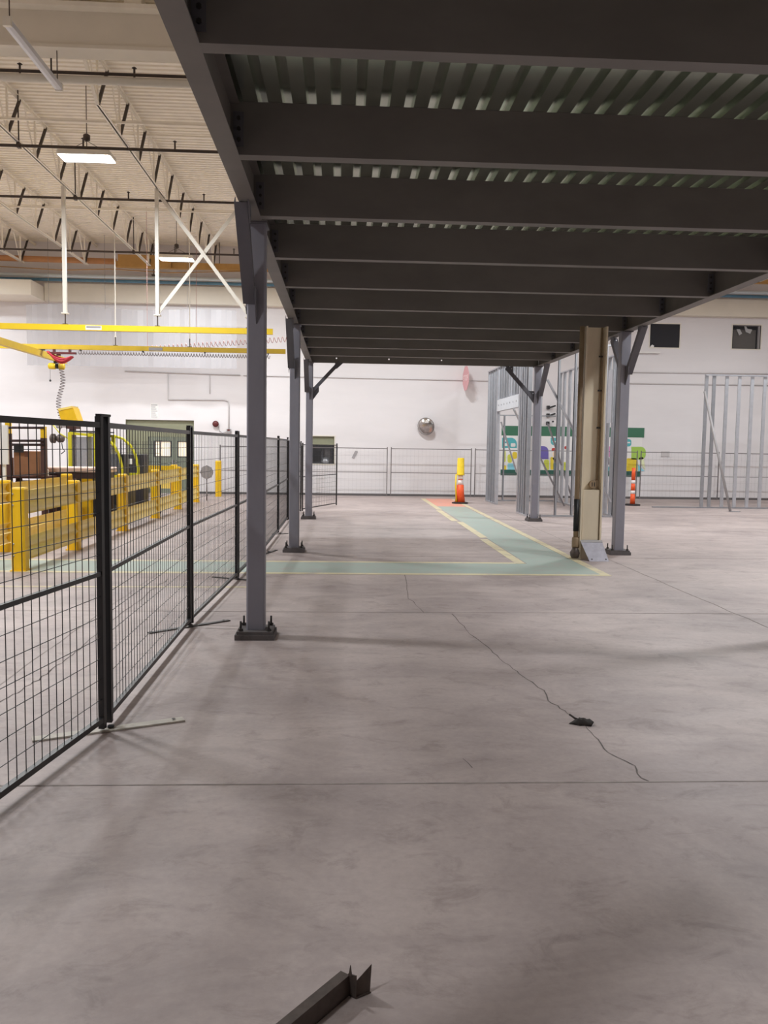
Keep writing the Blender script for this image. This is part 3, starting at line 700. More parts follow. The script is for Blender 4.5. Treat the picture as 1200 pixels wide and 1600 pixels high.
br = thing('crane_bridge', (-7.82, 21, 3.9), 'yellow crane bridge beam slung between the two crane rails', 'crane bridge')
MB().sweep((-7.82, 17.6, ZR-.26), (-7.82, 24.4, ZR-.26), [(0, -.06), (0, .06), (.015, .06), (.015, .03), (.17, .03), (.17, -.03), (.015, -.03), (.015, -.06)], (0, 0, 1)).build('beam', 'crane_dark', br)
for Y in (18.63, 22.5):
    MB().box((-7.9, Y-.05, ZR-.088), (-7.74, Y+.05, ZR-.057)).build('end_truck', 'black', br)
ho = thing('chain_hoist', (-7.82, 23.6, 3.5), 'yellow barrel chain hoist hanging under the crane bridge', 'hoist')
hz = 3.69
MB().lathe((-8.02, 23.6, hz), [(.06, 0), (.085, .02), (.085, .18), (.06, .2)], 14, axis=(1, 0, 0)).build('motor', 'crane', ho)
MB().lathe((-7.82, 23.6, hz), [(.07, 0), (.07, .09)], 14, axis=(1, 0, 0)).build('gear_band', 'black', ho)
MB().lathe((-7.73, 23.6, hz), [(.09, 0), (.095, .03), (.095, .12), (.05, .15)], 14, axis=(1, 0, 0)).build('drum', 'crane_dark', ho)
MB().box((-7.87, 23.56, hz+.08), (-7.77, 23.64, ZR-.262)).build('trolley', 'black', ho)
def helix(p0, p1, r, turns, rad, jitter=0):
    p0 = Vector(p0); p1 = Vector(p1); ax = (p1-p0).normalized(); u = ax.orthogonal().normalized(); w = ax.cross(u); n = int(turns*9); P = []
    for k in range(n+1):
        f = k/n; a = 2*math.pi*turns*f
        P.append(p0.lerp(p1, f)+(u*math.cos(a)+w*math.sin(a))*r+Vector((jitter*math.sin(f*7), 0, 0)))
    return MB().path(P, rad, 5)
helix((-7.66, 23.55, hz-.1), (-7.72, 23.55, 2.28), .06, 17, .011, .05).build('coiled_cable', 'helix', ho)
MB().tube((-7.98, 23.6, hz-.1), (-7.98, 23.6, hz-.36), .004, 5).lathe((-7.98, 23.6, hz-.42), [(.02, 0), (.03, .03), (.01, .06)], 8).build('pull_cord', 'black', ho)
hk = MB().lathe((-7.74, 23.55, 2.0), [(.07, 0), (.09, .04), (.09, .2), (.05, .24)], 12).lathe((-7.6, 23.55, 2.02), [(.06, 0), (.07, .03), (.07, .2), (.04, .22)], 12).build('lift_block', 'grey_paint', ho)
MB().lathe((-7.98, 23.55, 1.72), [(.1, 0), (.13, .03), (.13, .12), (.06, .16)], 14, axis=(1, 0, 0)).lathe((-7.8, 23.55, 1.72), [(.08, 0), (.11, .03), (.11, .15), (.06, .19)], 14, axis=(1, 0, 0)).build('gripper', 'rust', hk)
MB().path([(-7.68, 23.55, 1.6), (-7.66, 23.55, 1.45), (-7.6, 23.55, 1.38), (-7.7, 23.55, 1.3)], .014).path([(-7.72, 23.55, 2.0), (-7.74, 23.55, 1.86)], .02).build('hook', 'black', hk)
fe = thing('festoon_cable', (-7.2, 22.6, 3.7), 'bundle of red festoon hoses looped under the far crane rail', 'hose')
for k in range(7):
    a = random.uniform(-.05, .05); P = []
    for j in range(15):
        f = j/14; P.append((-7.62+.62*f+a*.2, 22.4+a, 3.96-.12*f-math.sin(f*math.pi)*(.1+.035*k*.6)))
    MB().path(P, .022, 6).build('hose_loop', 'red', fe)
MB().box((-7.62, 22.36, 3.9), (-6.9, 22.44, 3.95)).box((-7.4, 22.38, 3.85), (-7.3, 22.42, 3.9)).box((-7.5, 22.4, 3.95), (-7.46, 22.52, 4.029)).box((-7.1, 22.4, 3.95), (-7.06, 22.52, 4.029)).build('hose_carrier', 'dred', fe)
chs = thing('coiled_hose', (-4.4, 22.4, 3.94), 'grey coiled air hose stretched under the far crane rail', 'hose')
helix((-6.85, 22.38, 3.95), (-1.9, 22.38, 3.93), .045, 70, .009).build('coil', 'helix', chs)
for X in (-6.8, -5.2, -3.6, -1.95): MB().box((X-.01, 22.38, 3.985), (X+.01, 22.52, 4.029)).build('hanger_clip', 'black', chs)
chs = thing('coiled_hose', (-3.2, 23.4, 4.4), 'faded red coiled hose behind the far crane rail', 'hose')
helix((-5.3, 23.4, 4.2), (-1.2, 23.4, 4.55), .07, 36, .009).build('coil', 'pinkhose', chs)
for X, z in ((-5.3, 4.2), (-3.98, 4.31), (-1.2, 4.55)): MB().tube((X, 23.4, z), (X, 23.4, 7.05 if X == -3.98 else ZC), .006, 5).build('hanging_cord', 'pinkhose', chs)
# hanging plastic sheet before the wall
sh = thing('plastic_sheet', (-6.7, 26.6, 3.97), 'large translucent grey plastic sheet hung before the far wall', 'sheet')
mb = MB(); n = 40; xa, xb = -9.68, -3.28; top = lambda f: 5.80+.05*math.sin(f*9)-.07*f
for k in range(n):
    f0, f1 = k/n, (k+1)/n
    q = lambda f, z: (xa+(xb-xa)*f, 26.6+.03*math.sin(f*37)+.02*math.sin(f*81), z)
    mb.quad((q(f0, 3.97), q(f1, 3.97), q(f1, top(f1)), q(f0, top(f0))))
mb.build('film', 'film', sh)
for X in (-9.0, -7.3, -4.8):
    MB().tube((X, 26.6, 5.72), (X, 26.6, ZC), .006, 5).build('suspension_wire', 'grey_paint', sh)
single(MB().tube((-10.6, YB-.05, 5.22), (-6.0, YB-.05, 5.2), .03, 8), 'wall_conduit', 'grey_paint', (-8, YB-.05, 5.2), 'grey pipe on the far wall behind the plastic sheet', 'conduit')

# ================================================================== LEFT MACHINERY
rk = thing('steel_rack', (-5.6, 15.5, 0), 'brown steel rack frame with yellow tipped posts behind the guard rail', 'rack')
for X, Y, z in ((-5.88, 15.2, 1.97), (-5.27, 15.2, 1.9), (-5.88, 15.65, 1.17), (-5.27, 15.65, 1.17)):
    p = MB().box((X-.045, Y-.045, 0), (X+.045, Y+.045, z-.2)).build('post', 'brown', rk)
    if z > 1.5: MB().box((X-.042, Y-.042, z-.2), (X+.042, Y+.042, z)).build('yellow_tip', 'yellow', p)
for z, m in ((1.88, 'maroon'), (1.65, 'maroon'), (1.58, 'maroon'), (1.02, 'brown'), (.5, 'brown')):
    MB().tube((-7.2, 15.14, z-.02), (-5.25, 15.14, z), .022, 8).build('cross_bar', m, rk)
MB().box((-7.2, 15.17, .98), (-5.22, 15.7, 1.02)).build('shelf', 'brown', rk)
MB().box((-7.2, 15.17, .46), (-5.22, 15.7, .5)).build('shelf', 'brown', rk)
MB().box((-5.76, 15.11, 1.44), (-5.6, 15.15, 1.58)).build('name_plate', 'black', rk)
def carton(a, b, m, label):
    t = thing('carton', ((a[0]+b[0])/2, (a[1]+b[1])/2, a[2]), label, 'box', 'cartons on the brown rack')
    MB().bevbox(a, b, .006).build('box_body', m, t)
    MB().box(((a[0]+b[0])/2-.03, a[1]-.001, b[2]-.1), ((a[0]+b[0])/2+.03, b[1]+.001, b[2]+.001)).build('tape', 'card2' if m == 'card' else 'card', t)
carton((-5.8, 15.2, 1.021), (-5.36, 15.6, 1.46), 'card', 'tan cardboard carton standing tallest on the rack shelf')
carton((-6.32, 15.2, 1.021), (-5.95, 15.6, 1.34), 'card2', 'brown cardboard carton cut by the left edge of the picture')
carton((-6.25, 15.2, .501), (-5.95, 15.6, .86), 'card2', 'dark brown carton low in the rack, left')
carton((-5.78, 15.2, .501), (-5.36, 15.6, .93), 'card2', 'dark brown carton low in the rack, under the tall one')
single(MB().bevbox((-5.345, 15.26, 1.021), (-5.24, 15.36, 1.15), .02), 'paper_bundle', 'paper', (-5.29, 15.25, 1.021), 'small white paper bundle on the right corner of the rack', 'paper')
tb = thing('work_table', (-4.9, 16.0, 0), 'work table with a pale pink cloth top right of the rack', 'table')
MB().bevbox((-5.5, 15.8, 1.08), (-4.3, 16.4, 1.17), .02).build('table_top', 'cloth', tb)
MB().box((-5.45, 15.84, .96), (-4.35, 16.36, 1.079)).build('apron', 'maroon', tb)
for X in (-5.4, -4.4):
    for Y in (15.88, 16.32): MB().box((X-.03, Y-.03, 0), (X+.03, Y+.03, .96)).build('leg', 'maroon', tb)
cb = thing('operator_cab', (-4.9, 17.5, 0), 'yellow green framed machine cab with grey windows behind the guard rail', 'cab')
xa, xb, xm, ya, yb2 = -5.38, -4.36, -4.88, 17.0, 18.3
for Y in (ya, yb2):
    MB().box((xa-.035, Y-.03, .9), (xa+.035, Y+.03, 1.83)).build('frame_post', 'lime', cb)
    MB().box((xm-.04, Y-.03, .9), (xm+.04, Y+.03, 1.78)).build('frame_post', 'lime', cb)
    MB().path([(xm, Y, 1.78), (xm+.2, Y, 1.72), (xm+.36, Y, 1.58), (xb-.06, Y, 1.38), (xb, Y, 1.1), (xb, Y, .7)], .028, 8).build('curved_front_bar', 'lime', cb)
    MB().bar((xa, Y, 1.81), (xm, Y, 1.77), .05, .05).build('roof_bar', 'lime', cb)
    MB().bar((-6.0, Y, .96), (xb, Y, .96), .06, .05).build('sill_bar', 'lime', cb)
MB().box((xa+.04, ya-.005, 1.0), (xm-.045, ya+.005, 1.74)).build('window_pane', 'cabglass', cb)
MB().prism([(xm+.045, ya-.005, 1.0), (xb-.03, ya-.005, 1.0), (xb-.05, ya-.005, 1.32), (xm+.36, ya-.005, 1.53), (xm+.2, ya-.005, 1.68), (xm+.045, ya-.005, 1.73)], (0, .01, 0)).build('window_pane', 'cabglass', cb)
MB().box((xa-.02, ya, 1.835), (xm+.02, yb2, 1.86)).build('roof', 'charcoal', cb)
MB().box((-5.3, ya+.1, .2), (-4.4, yb2-.1, .93)).build('body', 'charcoal', cb)
MB().box((-4.72, ya+.3, .94), (-4.42, ya+.75, 1.4)).build('seat', 'black', cb)
for X in (-5.1, -4.6):
    MB().lathe((X, ya+.1, .2), [(.1, 0), (.2, .02), (.2, .18), (.1, .2)], 16, axis=(0, -1, 0)).build('wheel', 'rubber', cb)
MB().path([(xa, ya, 1.68), (xa-.2, ya, 1.8), (xa-.34, ya, 1.98)], .012).build('mirror_arm', 'lime', cb)
bk = thing('dark_cabinet', (-4.65, 19.2, 0), 'black cabinet with a white label right of the yellow green cab', 'cabinet')
MB().bevbox((-4.9, 19.0, 0), (-4.42, 19.5, 1.38), .015).build('cabinet_body', 'charcoal', bk)
MB().box((-4.82, 18.992, 1.16), (-4.66, 19.0, 1.28)).build('label_plate', 'paper', bk)
MB().box((-4.48, 18.98, .7), (-4.44, 19.0, .9)).build('handle', 'black', bk)
cg = thing('wire_cage', (-4.7, 19.9, 0), 'dark wire cage panel standing behind the black cabinet', 'cage')
mb = MB()
for k in range(19): mb.bar((-5.1+.05*k, 19.75, .1), (-5.1+.05*k, 19.75, 1.68), .008, .008, (1, 0, 0))
for k in range(8): mb.bar((-5.1, 19.75, .2+.2*k), (-4.2, 19.75, .2+.2*k), .008, .008)
mb.build('wire_mesh', 'charcoal', cg)
for X in (-5.1, -4.2): MB().box((X-.015, 19.735, 0), (X+.015, 19.765, 1.7)).build('post', 'charcoal', cg)
bn = thing('tilted_hopper', (-6.35, 20.0, 0), 'orange yellow bucket tilted over above the yellow green cab', 'hopper')
q = [at_y(x, y, 20.0) for x, y in ((91, 641), (114, 637), (122, 660), (121, 664), (97, 664))]
MB().prism(q, (0, .45, 0)).build('bucket', 'yellow_post', bn)
MB().prism([q[0]+Vector((.03, -.02, -.01)), q[1]+Vector((-.03, -.02, -.01)), q[1]+Vector((-.02, -.02, .04)), q[0]+Vector((-.02, -.02, .03))], (0, .49, 0)).build('bucket_rim', 'yellow_rail', bn)
MB().box((-6.38, 20.1, 0), (-6.28, 20.3, 2.04)).build('stand', 'brown', bn)
MB().box((-6.44, 20.05, 1.94), (-6.2, 20.35, 2.05)).build('bracket', 'brown', bn)
single(MB().box((-5.3, 13.2, 1.28), (-5.12, 13.24, 1.88)).box((-5.24, 13.24, 0), (-5.18, 13.28, 1.8)), 'white_board', 'paper', (-5.2, 13.2, 0), 'bright white upright board cut by the left edge of the picture', 'board')

# ================================================================== FAR WALL FITTINGS
M['conduit_pale'] = mat('painted_over_conduit', (198, 194, 194), .6)
def conduit(pts, label, r=.018, m='conduit_pale'):
    single(MB().path([Vector((x, YB-.03, z)) for x, z in pts], r, 6), 'wall_conduit', m, (pts[0][0], YB-.03, pts[0][1]), label, 'conduit')
conduit([(-7.0, 3.93), (-3.3, 3.87)], 'thin horizontal conduit just under the plastic sheet')
conduit([(-5.62, 3.88), (-5.62, 3.04), (-3.82, 3.06), (-3.7, 3.02), (-3.67, 2.9), (-3.67, 2.12)], 'grey conduit stepping down to the alarm bell')
conduit([(-4.28, 3.86), (-4.28, 3.25)], 'short vertical conduit between plastic sheet and alarm bell', .012)
conduit([(-3.2, 3.86), (6.2, 3.82)], 'long thin conduit across the far wall behind the mezzanine', .014)
conduit([(8.2, 4.19), (12.0, 4.22), (16, 4.24)], 'upper conduit on the far wall right of the mezzanine', .02)
conduit([(8.2, 3.83), (16, 3.86)], 'lower conduit on the far wall right of the mezzanine', .02)
be = thing('alarm_bell', (-4.09, YB, 2.28), 'round dark red alarm bell on the far wall', 'alarm')
MB().lathe((-4.09, YB, 2.28), [(.06, 0), (.06, .05), (.1, .055), (.1, .1), (.03, .12)], 18, axis=(0, -1, 0)).build('bell', 'dred', be)
MB().path([(-4.0, YB-.03, 2.2), (-3.98, YB-.03, 2.06), (-3.88, YB-.03, 1.99), (-3.75, YB-.03, 2.02)], .01).build('cable', 'grey_paint', be)
jb = thing('call_point', (-3.67, YB, 2.05), 'small grey and red call point box right of the alarm bell', 'box')
MB().box((-3.74, YB-.08, 1.98), (-3.6, YB, 2.12)).build('box_body', 'grey_paint', jb); MB().box((-3.71, YB-.086, 2.06), (-3.63, YB-.08, 2.11)).build('red_front', 'dred', jb)
no = thing('wall_notice', (-6.07, YB, 2.4), 'tall narrow notice with grey lines above the double door', 'notice')
MB().box((-6.2, YB-.012, 2.42), (-5.94, YB, 2.92)).build('sheet', 'paper', no)
tx = MB()
for k in range(7): tx.box((-6.17, YB-.014, 2.46+.064*k), (-5.97-.03*(k % 3), YB-.012, 2.485+.064*k))
tx.build('printed_lines', 'paper_grey', no)
single(MB().prism([(.34, YB-.01, 1.24), (.42, YB-.01, 1.2), (.54, YB-.01, 1.42), (.53, YB-.01, 1.47), (.45, YB-.01, 1.47)], (0, .008, 0)), 'wall_notice', 'paper_grey', (.45, YB-.01, 1.3), 'small grey notice hanging crooked on the far wall', 'notice')
mi = thing('convex_mirror', (2.78, YB, 2.31), 'round silver convex mirror on the far wall behind the mezzanine', 'mirror')
ax = Vector((-.42, -1, -.22)).normalized(); cM = Vector((2.76, YB-.22, 2.31))
MB().lathe(cM, [(.275, 0), (.28, .015), (.265, .035), (.22, .06), (.15, .085), (.07, .1), (.01, .104)], 28, axis=ax).build('mirror_face', 'foil', mi)
MB().lathe(cM-ax*.012, [(.285, 0), (.29, .02), (.272, .026)], 28, axis=ax).build('rim', 'grey_paint', mi)
MB().tube(cM-ax*.01, (2.86, YB, 2.33), .025, 8).build('arm', 'grey_paint', mi)
# narrow octagonal sign standing out from the wall
sg = thing('octagon_sign', (4.0, YB, 3.88), 'faded pink octagonal sign sticking out from the far wall', 'sign')
cs = Vector((4.0, YB-.42, 3.87)); u = Vector((.095, -.995, 0)).normalized(); n = Vector((-u.y, u.x, 0))
oct_ = [cs+u*.42*math.cos(math.pi/8+k*math.pi/4)+Vector((0, 0, .42*math.sin(math.pi/8+k*math.pi/4))) for k in range(8)]
MB().prism(oct_, n*.012).build('sign_plate', 'pinksign', sg)
def text_mesh(body, size, origin, ux, uz, m, parent, name='lettering'):
    cu = bpy.data.curves.new(name, 'FONT'); cu.body = body; cu.size = size; cu.align_x = 'CENTER'; cu.align_y = 'CENTER'; cu.extrude = .001
    o = bpy.data.objects.new(name, cu); COL.objects.link(o); bpy.context.view_layer.update()
    me = bpy.data.meshes.new_from_object(o.evaluated_get(bpy.context.evaluated_depsgraph_get())); bpy.data.objects.remove(o)
    base = Vector(parent.location); nn = ux.cross(uz)
    for v in me.vertices: v.co = origin+ux*v.co.x+uz*v.co.y+nn*v.co.z-base
    me.materials.clear(); me.materials.append(M[m])
    r = bpy.data.objects.new(name, me); COL.objects.link(r); r.parent = parent; return r
text_mesh('STOP', .26, cs-n*.002 if n.x < 0 else cs-n*.002, u, Vector((0, 0, 1)), 'signwhite', sg)
MB().box((3.98, YB-.05, 3.8), (4.1, YB, 3.95)).build('wall_bracket', 'pinksign', sg)
hk2 = thing('wall_hooks', (6.87, YB, 2.8), 'three black hooks in a column on the far wall above the mural', 'hooks')
for k, z in enumerate((2.96, 2.70, 2.44)):
    MB().box((6.78, YB-.16, z-.02), (6.86, YB, z+.09)).build('hook_base', 'black', hk2)
    if k < 2: MB().bar((6.84, YB-.13, z+.02), (7.04, YB-.2, z+.09), .05, .06).build('hook_arm', 'black', hk2)
    else: MB().lathe((6.98, YB-.1, z+.09), [(.03, 0), (.03, .05)], 8, axis=(0, -1, 0)).build('knob', 'black', hk2)
single(MB().box((9.0, YB-.14, 4.83), (10.5, YB, 4.88)), 'wall_ledge', 'paper', (9.8, YB, 4.85), 'thin white ledge on the far wall beside the second right column', 'ledge')
single(MB().box((10.72, YB-.02, 1.42), (11.0, YB, 1.6)), 'wall_notice', 'conduit_pale', (10.9, YB, 1.5), 'small faint grey patch on the far wall right of the mural', 'notice')
# mural banner
mu = thing('mural_banner', (7.7, YB, .74), 'colourful children style mural banner with green bars on the far wall', 'banner')
yB = YB-.012
MB().box((5.3, yB, .92), (10.05, YB, 2.05)).build('white_board', 'paper', mu)
MB().box((5.3, yB-.006, 2.05), (10.11, YB, 2.37)).build('top_bar', 'gb', mu)
MB().box((5.3, yB-.006, .74), (10.05, YB, .92)).build('bottom_bar', 'gbd', mu)
def sh_(name, m, px, dep=.004, lab=None):
    """flat vinyl shape given by its outline on the board"""
    o = MB().prism([at_y(x, y, yB-dep) for x, y in px], (0, dep-.0005, 0)).build(name, m, mu)
def rnd(x0, y0, x1, y1, r, corners='abcd', n=5):
    P = []
    for c, cx, cy, a0 in (('a', x1-r, y0+r, -90), ('b', x1-r, y1-r, 0), ('c', x0+r, y1-r, 90), ('d', x0+r, y0+r, 180)):
        if c in corners: P += [(cx+r*math.cos(math.radians(a0+90*k/n)), cy+r*math.sin(math.radians(a0+90*k/n))) for k in range(n+1)]
        else: P.append({'a': (x1, y0), 'b': (x1, y1), 'c': (x0, y1), 'd': (x0, y0)}[c])
    return P
sh_('teal_tag', 'teal', rnd(784.5, 684, 807.5, 700, 9, 'a')); sh_('white_lettering', 'paper', rnd(787, 692.5, 793, 697, 1.5), .006); sh_('white_lettering', 'paper', rnd(798, 692.5, 805.5, 698, 1.5), .006); sh_('white_lettering', 'paper', rnd(787, 687, 792, 690, 1), .006)
sh_('lime_shape', 'mlime', rnd(786, 703.5, 790, 722, 2)); sh_('lime_shape', 'mlime', rnd(793, 710, 800, 723, 3)); sh_('lime_shape', 'myellow', rnd(800.5, 706, 808, 717, 3)); sh_('blue_shape', 'mblue', rnd(793, 724, 804, 735, 2)); sh_('yellow_shape', 'myellow', rnd(785, 727, 791, 735, 2))
sh_('purple_shape', 'purple', rnd(841, 697, 857, 717.5, 8, 'a')); sh_('teal_tag', 'teal', rnd(860.5, 684, 873, 695.5, 5, 'bc')); sh_('white_lettering', 'paper', rnd(863, 689, 870, 691, 1), .006)
sh_('red_shape', 'mred', rnd(862, 700, 871, 705, 2)); sh_('peach_shape', 'mpeach', rnd(863.5, 705.5, 870, 714, 3)); sh_('yellow_shape', 'mlime', rnd(850, 718, 858, 735, 3)); sh_('orange_shape', 'myellow', rnd(860, 714, 865, 734, 2)); sh_('dark_shape', 'mblack', [(863, 716), (866, 714.5), (868.5, 719), (870, 714), (870.5, 718), (868, 722.5)]); sh_('blue_shape', 'mblue', rnd(864.5, 723, 872, 735, 2)); sh_('red_shape', 'mred', rnd(882, 697, 889, 702, 2)); sh_('yellow_shape', 'mlime', rnd(878, 722, 886, 735, 2))
sh_('teal_tag', 'teal', rnd(937, 685, 949, 696.5, 5, 'bc')); sh_('white_lettering', 'paper', rnd(940, 690, 946, 692, 1), .006)
sh_('pink_shape', 'mpink', rnd(948, 697.5, 956, 714, 2)); sh_('dark_dome', 'mblack', rnd(937.5, 711, 952, 726, 6.5, 'ad')); sh_('teal_band', 'teal', [(934, 730), (954, 729), (954, 736), (934, 736)]); 
sh_('teal_tag', 'teal', rnd(976, 686, 986.5, 697.5, 4, 'ab')); sh_('white_lettering', 'paper', rnd(980, 690.5, 985, 692.5, .9), .006)
sh_('green_shape', 'ltgreen', rnd(986.5, 698, 1009, 718, 8, 'ab')); sh_('cream_shape', 'mcream', [(998, 716), (1002, 713.5), (1006, 716), (1008.5, 735), (1003, 727)]); sh_('yellow_shape', 'myellow', rnd(977, 716, 996.5, 736, 5, 'ad')); sh_('blue_shape', 'mblue', [(996.5, 725), (1007, 736), (996.5, 736)])

# ================================================================== DELINEATORS
def cone_base(t, X, Y): MB().lathe((X, Y, 0), [(.24, 0), (.24, .035), (.2, .045)], 8).build('rubber_base', 'rubber', t)
X, Y = 3.475, 24.3
t = thing('delineator', (X, Y, 0), 'orange delineator post with a tall yellow cap at the walkway end', 'delineator', 'orange delineators'); cone_base(t, X, Y)
MB().lathe((X, Y, .046), [(.15, 0), (.115, .25), (.1, .5)], 14).build('orange_cone', 'orange', t)
MB().lathe((X, Y, .547), [(.078, 0), (.07, .14)], 14).build('white_collar', 'white_band', t)
MB().lathe((X, Y, .688), [(.07, 0), (.07, .02)], 14).build('orange_ring', 'orange', t)
MB().lathe((X, Y, .709), [(.075, 0), (.07, .12)], 14).build('white_collar', 'white_band', t)
MB().lathe((X, Y, .83), [(.13, 0), (.11, .03), (.1, .48), (.08, .5)], 16).build('yellow_cap', 'dyellow', t)
MB().path([(X-.14, Y-.08, .86), (X-.15, Y-.1, .5), (X-.12, Y-.12, .06)], .022).build('yellow_strap', 'dyellow', t)
X, Y = 8.6, 24.3
t = thing('delineator', (X, Y, 0), 'orange delineator post with white bands right of the second right column', 'delineator', 'orange delineators'); cone_base(t, X, Y)
zz = .046
for k, (h, m, nm) in enumerate(((.30, 'orange', 'orange_tube'), (.1, 'white_band', 'white_collar'), (.2, 'orange', 'orange_tube'), (.1, 'white_band', 'white_collar'), (.36, 'orange', 'orange_tube'))):
    r0 = .075-.02*zz
    MB().lathe((X, Y, zz), [(r0, 0), (r0-.008, h)], 14).build(nm, m, t); zz += h+.001

# ================================================================== STEEL STUD FRAMES
CST = lambda w=.092, f=.041, t=.003: [(-w/2, 0), (w/2, 0), (w/2, f), (w/2-.01, f), (w/2-.01, f-t), (w/2-t, f-t), (w/2-t, t), (-w/2+t, t), (-w/2+t, f-t), (-w/2+.01, f-t), (-w/2+.01, f), (-w/2, f)]
def stud(t, x, y, z0, z1, u, name='stud'): return MB().sweep((x, y, z0), (x, y, z1), CST(), u).build(name, 'galv', t)
def track(t, a, b, name): return MB().bar(a, b, .035, .1, (0, 0, 1)).build(name, 'galv', t)
ZS = 3.92
f1 = thing('stud_wall', (4.5, 22.8, 0), 'galvanised stud wall frame with a door opening, beside the third right column', 'stud frame', 'galvanised stud frames')
XS = 4.5
for Y in (25.6, 25.25, 24.85, 24.45, 24.12, 24.05, 21.05, 20.97, 20.75, 20.5, 20.25, 20.02): stud(f1, XS, Y, .036, ZS, (1, 0, 0))
for Y in (23.7, 23.35, 23.0, 22.65, 22.3, 21.95, 21.6, 21.3): stud(f1, XS, Y, 3.02, ZS, (1, 0, 0), 'cripple_stud')
track(f1, (XS, 24.05, .018), (XS, 25.65, .018), 'bottom_track'); track(f1, (XS, 19.98, .018), (XS, 21.08, .018), 'bottom_track'); track(f1, (XS, 19.98, ZS+.018), (XS, 25.65, ZS+.018), 'top_track')
hd = MB().box((XS-.05, 21.1, 2.68), (XS+.05, 24.05, 3.0)).build('header', 'header', f1, label='pale door header')
dots = MB()
for k in range(7): dots.lathe((XS-.05, 21.4+.4*k, 2.84), [(.022, 0), (.022, .004)], 8, axis=(-1, 0, 0))
dots.build('screw_hole', 'bolt', hd)
f2 = thing('stud_wall', (5.6, 20.0, 0), 'galvanised stud wall frame facing the viewer behind the beige column', 'stud frame', 'galvanised stud frames')
for X in (4.78, 5.2, 5.6, 5.98, 6.34, 6.62): stud(f2, X, 20.0, .036, 4.1, (0, 1, 0))
track(f2, (4.6, 20.0, .018), (6.75, 20.0, .018), 'bottom_track'); track(f2, (4.6, 20.0, 4.118), (6.75, 20.0, 4.118), 'top_track')
MB().sweep((4.9, 20.08, 3.28), (6.62, 20.3, .34), CST(.08), (0, 1, 0)).build('diagonal_brace', 'galv', f2)
f3 = thing('stud_wall', (6.5, 23, 0), 'galvanised stud wall frame running away behind the beige column', 'stud frame', 'galvanised stud frames')
for Y in (20.45, 20.85, 22.3, 22.8, 23.3, 23.9, 24.5, 25.1, 25.6): stud(f3, 6.68, Y, .036, ZS, (1, 0, 0))
track(f3, (6.68, 20.3, .018), (6.68, 25.65, .018), 'bottom_track'); track(f3, (6.68, 20.3, ZS+.018), (6.68, 25.65, ZS+.018), 'top_track')
MB().box((6.64, 20.4, 2.3), (6.645, 21.6, 3.6)).build('sheet_strip', 'galv', f3)
f4 = thing('stud_wall', (5.6, 25.6, 0), 'galvanised stud wall frame at the back of the framed room', 'stud frame', 'galvanised stud frames')
for X in (5.03, 5.6, 6.1): stud(f4, X, 25.75, .036, 2.62, (0, 1, 0))
track(f4, (4.55, 25.75, .018), (6.6, 25.75, .018), 'bottom_track'); track(f4, (4.55, 25.75, 2.64), (6.6, 25.75, 2.64), 'top_track')
def prop(p0, p1, fr_): MB().sweep(p0, p1, CST(.08), (0, 1, .2)).build('diagonal_brace', 'galv', fr_)
prop(at_y(843, 716, 22.0), at_z(880, 790, .06), f1)
prop(at_y(855, 662, 24.0), at_z(893, 779.5, .06), f3)
prop(at_y(782, 660, 24.8), at_y(806, 738, 25.3), f4)
prop(at_y(795, 625, 23.6), at_y(815, 668, 22.6), f1)
single(MB().sweep(at_z(899, 794, .01), at_y(905, 600, 22.9), CST(.07), (1, 0, 0)), 'loose_stud', 'galv', at_z(899, 794, .01), 'loose galvanised stud leaning beside the beige column', 'stud')
f5 = thing('stud_wall', (11.4, 23.5, 0), 'open galvanised stud wall frame at the right edge of the picture', 'stud frame', 'galvanised stud frames')
for X in (10.33, 10.55, 10.92, 11.29, 11.66, 12.03, 12.4, 12.77): stud(f5, X, 23.5, .036, 3.76, (1, 0, 0))
track(f5, (8.9, 23.5, .018), (13, 23.5, .018), 'bottom_track'); track(f5, (10.28, 23.5, 3.78), (13, 23.5, 3.78), 'top_track')
MB().path([(12.1, 23.42, 3.7), (12.15, 23.4, 3.62), (12.22, 23.4, 3.66), (12.18, 23.4, 3.56)], .02).build('hanging_bracket', 'grey_paint', f5)
p0 = at_y(1101, 612, 23.4); p1 = at_z(1141, 798, .03)
t = thing('diagonal_prop', p1, 'long thin grey prop leaning against the right stud frame', 'prop')
MB().tube(p1, p0, .035, 8).build('pole', 'grey_paint', t)
MB().box(p1+Vector((-.02, -.06, -.025)), p1+Vector((.26, .06, -.012))).build('foot_plate', 'zinc', t)

# ================================================================== BEIGE BUILDING COLUMN
bc = thing('building_column', (3.73, 12.42, 0), 'beige H section building column rising through the mezzanine', 'column')
for X in (3.575, 3.875):
    MB().box((X-.012, 12.27, .0), (X+.012, 12.57, 3.44)).build('flange', 'column', bc)
MB().box((3.587, 12.41, 0), (3.863, 12.43, 3.44)).build('web', 'column', bc)
MB().box((3.6, 12.3, 0.0), (3.85, 12.405, 1.04)).build('boxed_casing', 'column', bc)
MB().tube((3.83, 12.39, 1.18), (3.83, 12.39, 3.44), .014, 8).build('conduit', 'pipe_brown', bc)
ou = MB().lathe((3.76, 12.4, 1.12), [(.055, 0), (.06, .03), (.055, .06)], 14, axis=(0, -1, 0)).build('outlet', 'pipe_brown', bc)
MB().box((3.74, 12.335, 1.09), (3.75, 12.339, 1.15)).box((3.775, 12.335, 1.09), (3.785, 12.339, 1.15)).build('socket', 'black', ou)
for z in (1.95, 2.5, 3.0):
    MB().box((3.82-.03, 12.37, z), (3.85, 12.375, z+.025)).build('strap', 'bolt', bc)
pi = thing('drain_pipe', (3.515, 12.32, 0), 'brown drain pipe with a black band on the left of the beige column', 'pipe')
MB().tube((3.515, 12.32, .2), (3.515, 12.32, 3.44), .037, 12).build('pipe', 'pipe_brown', pi)
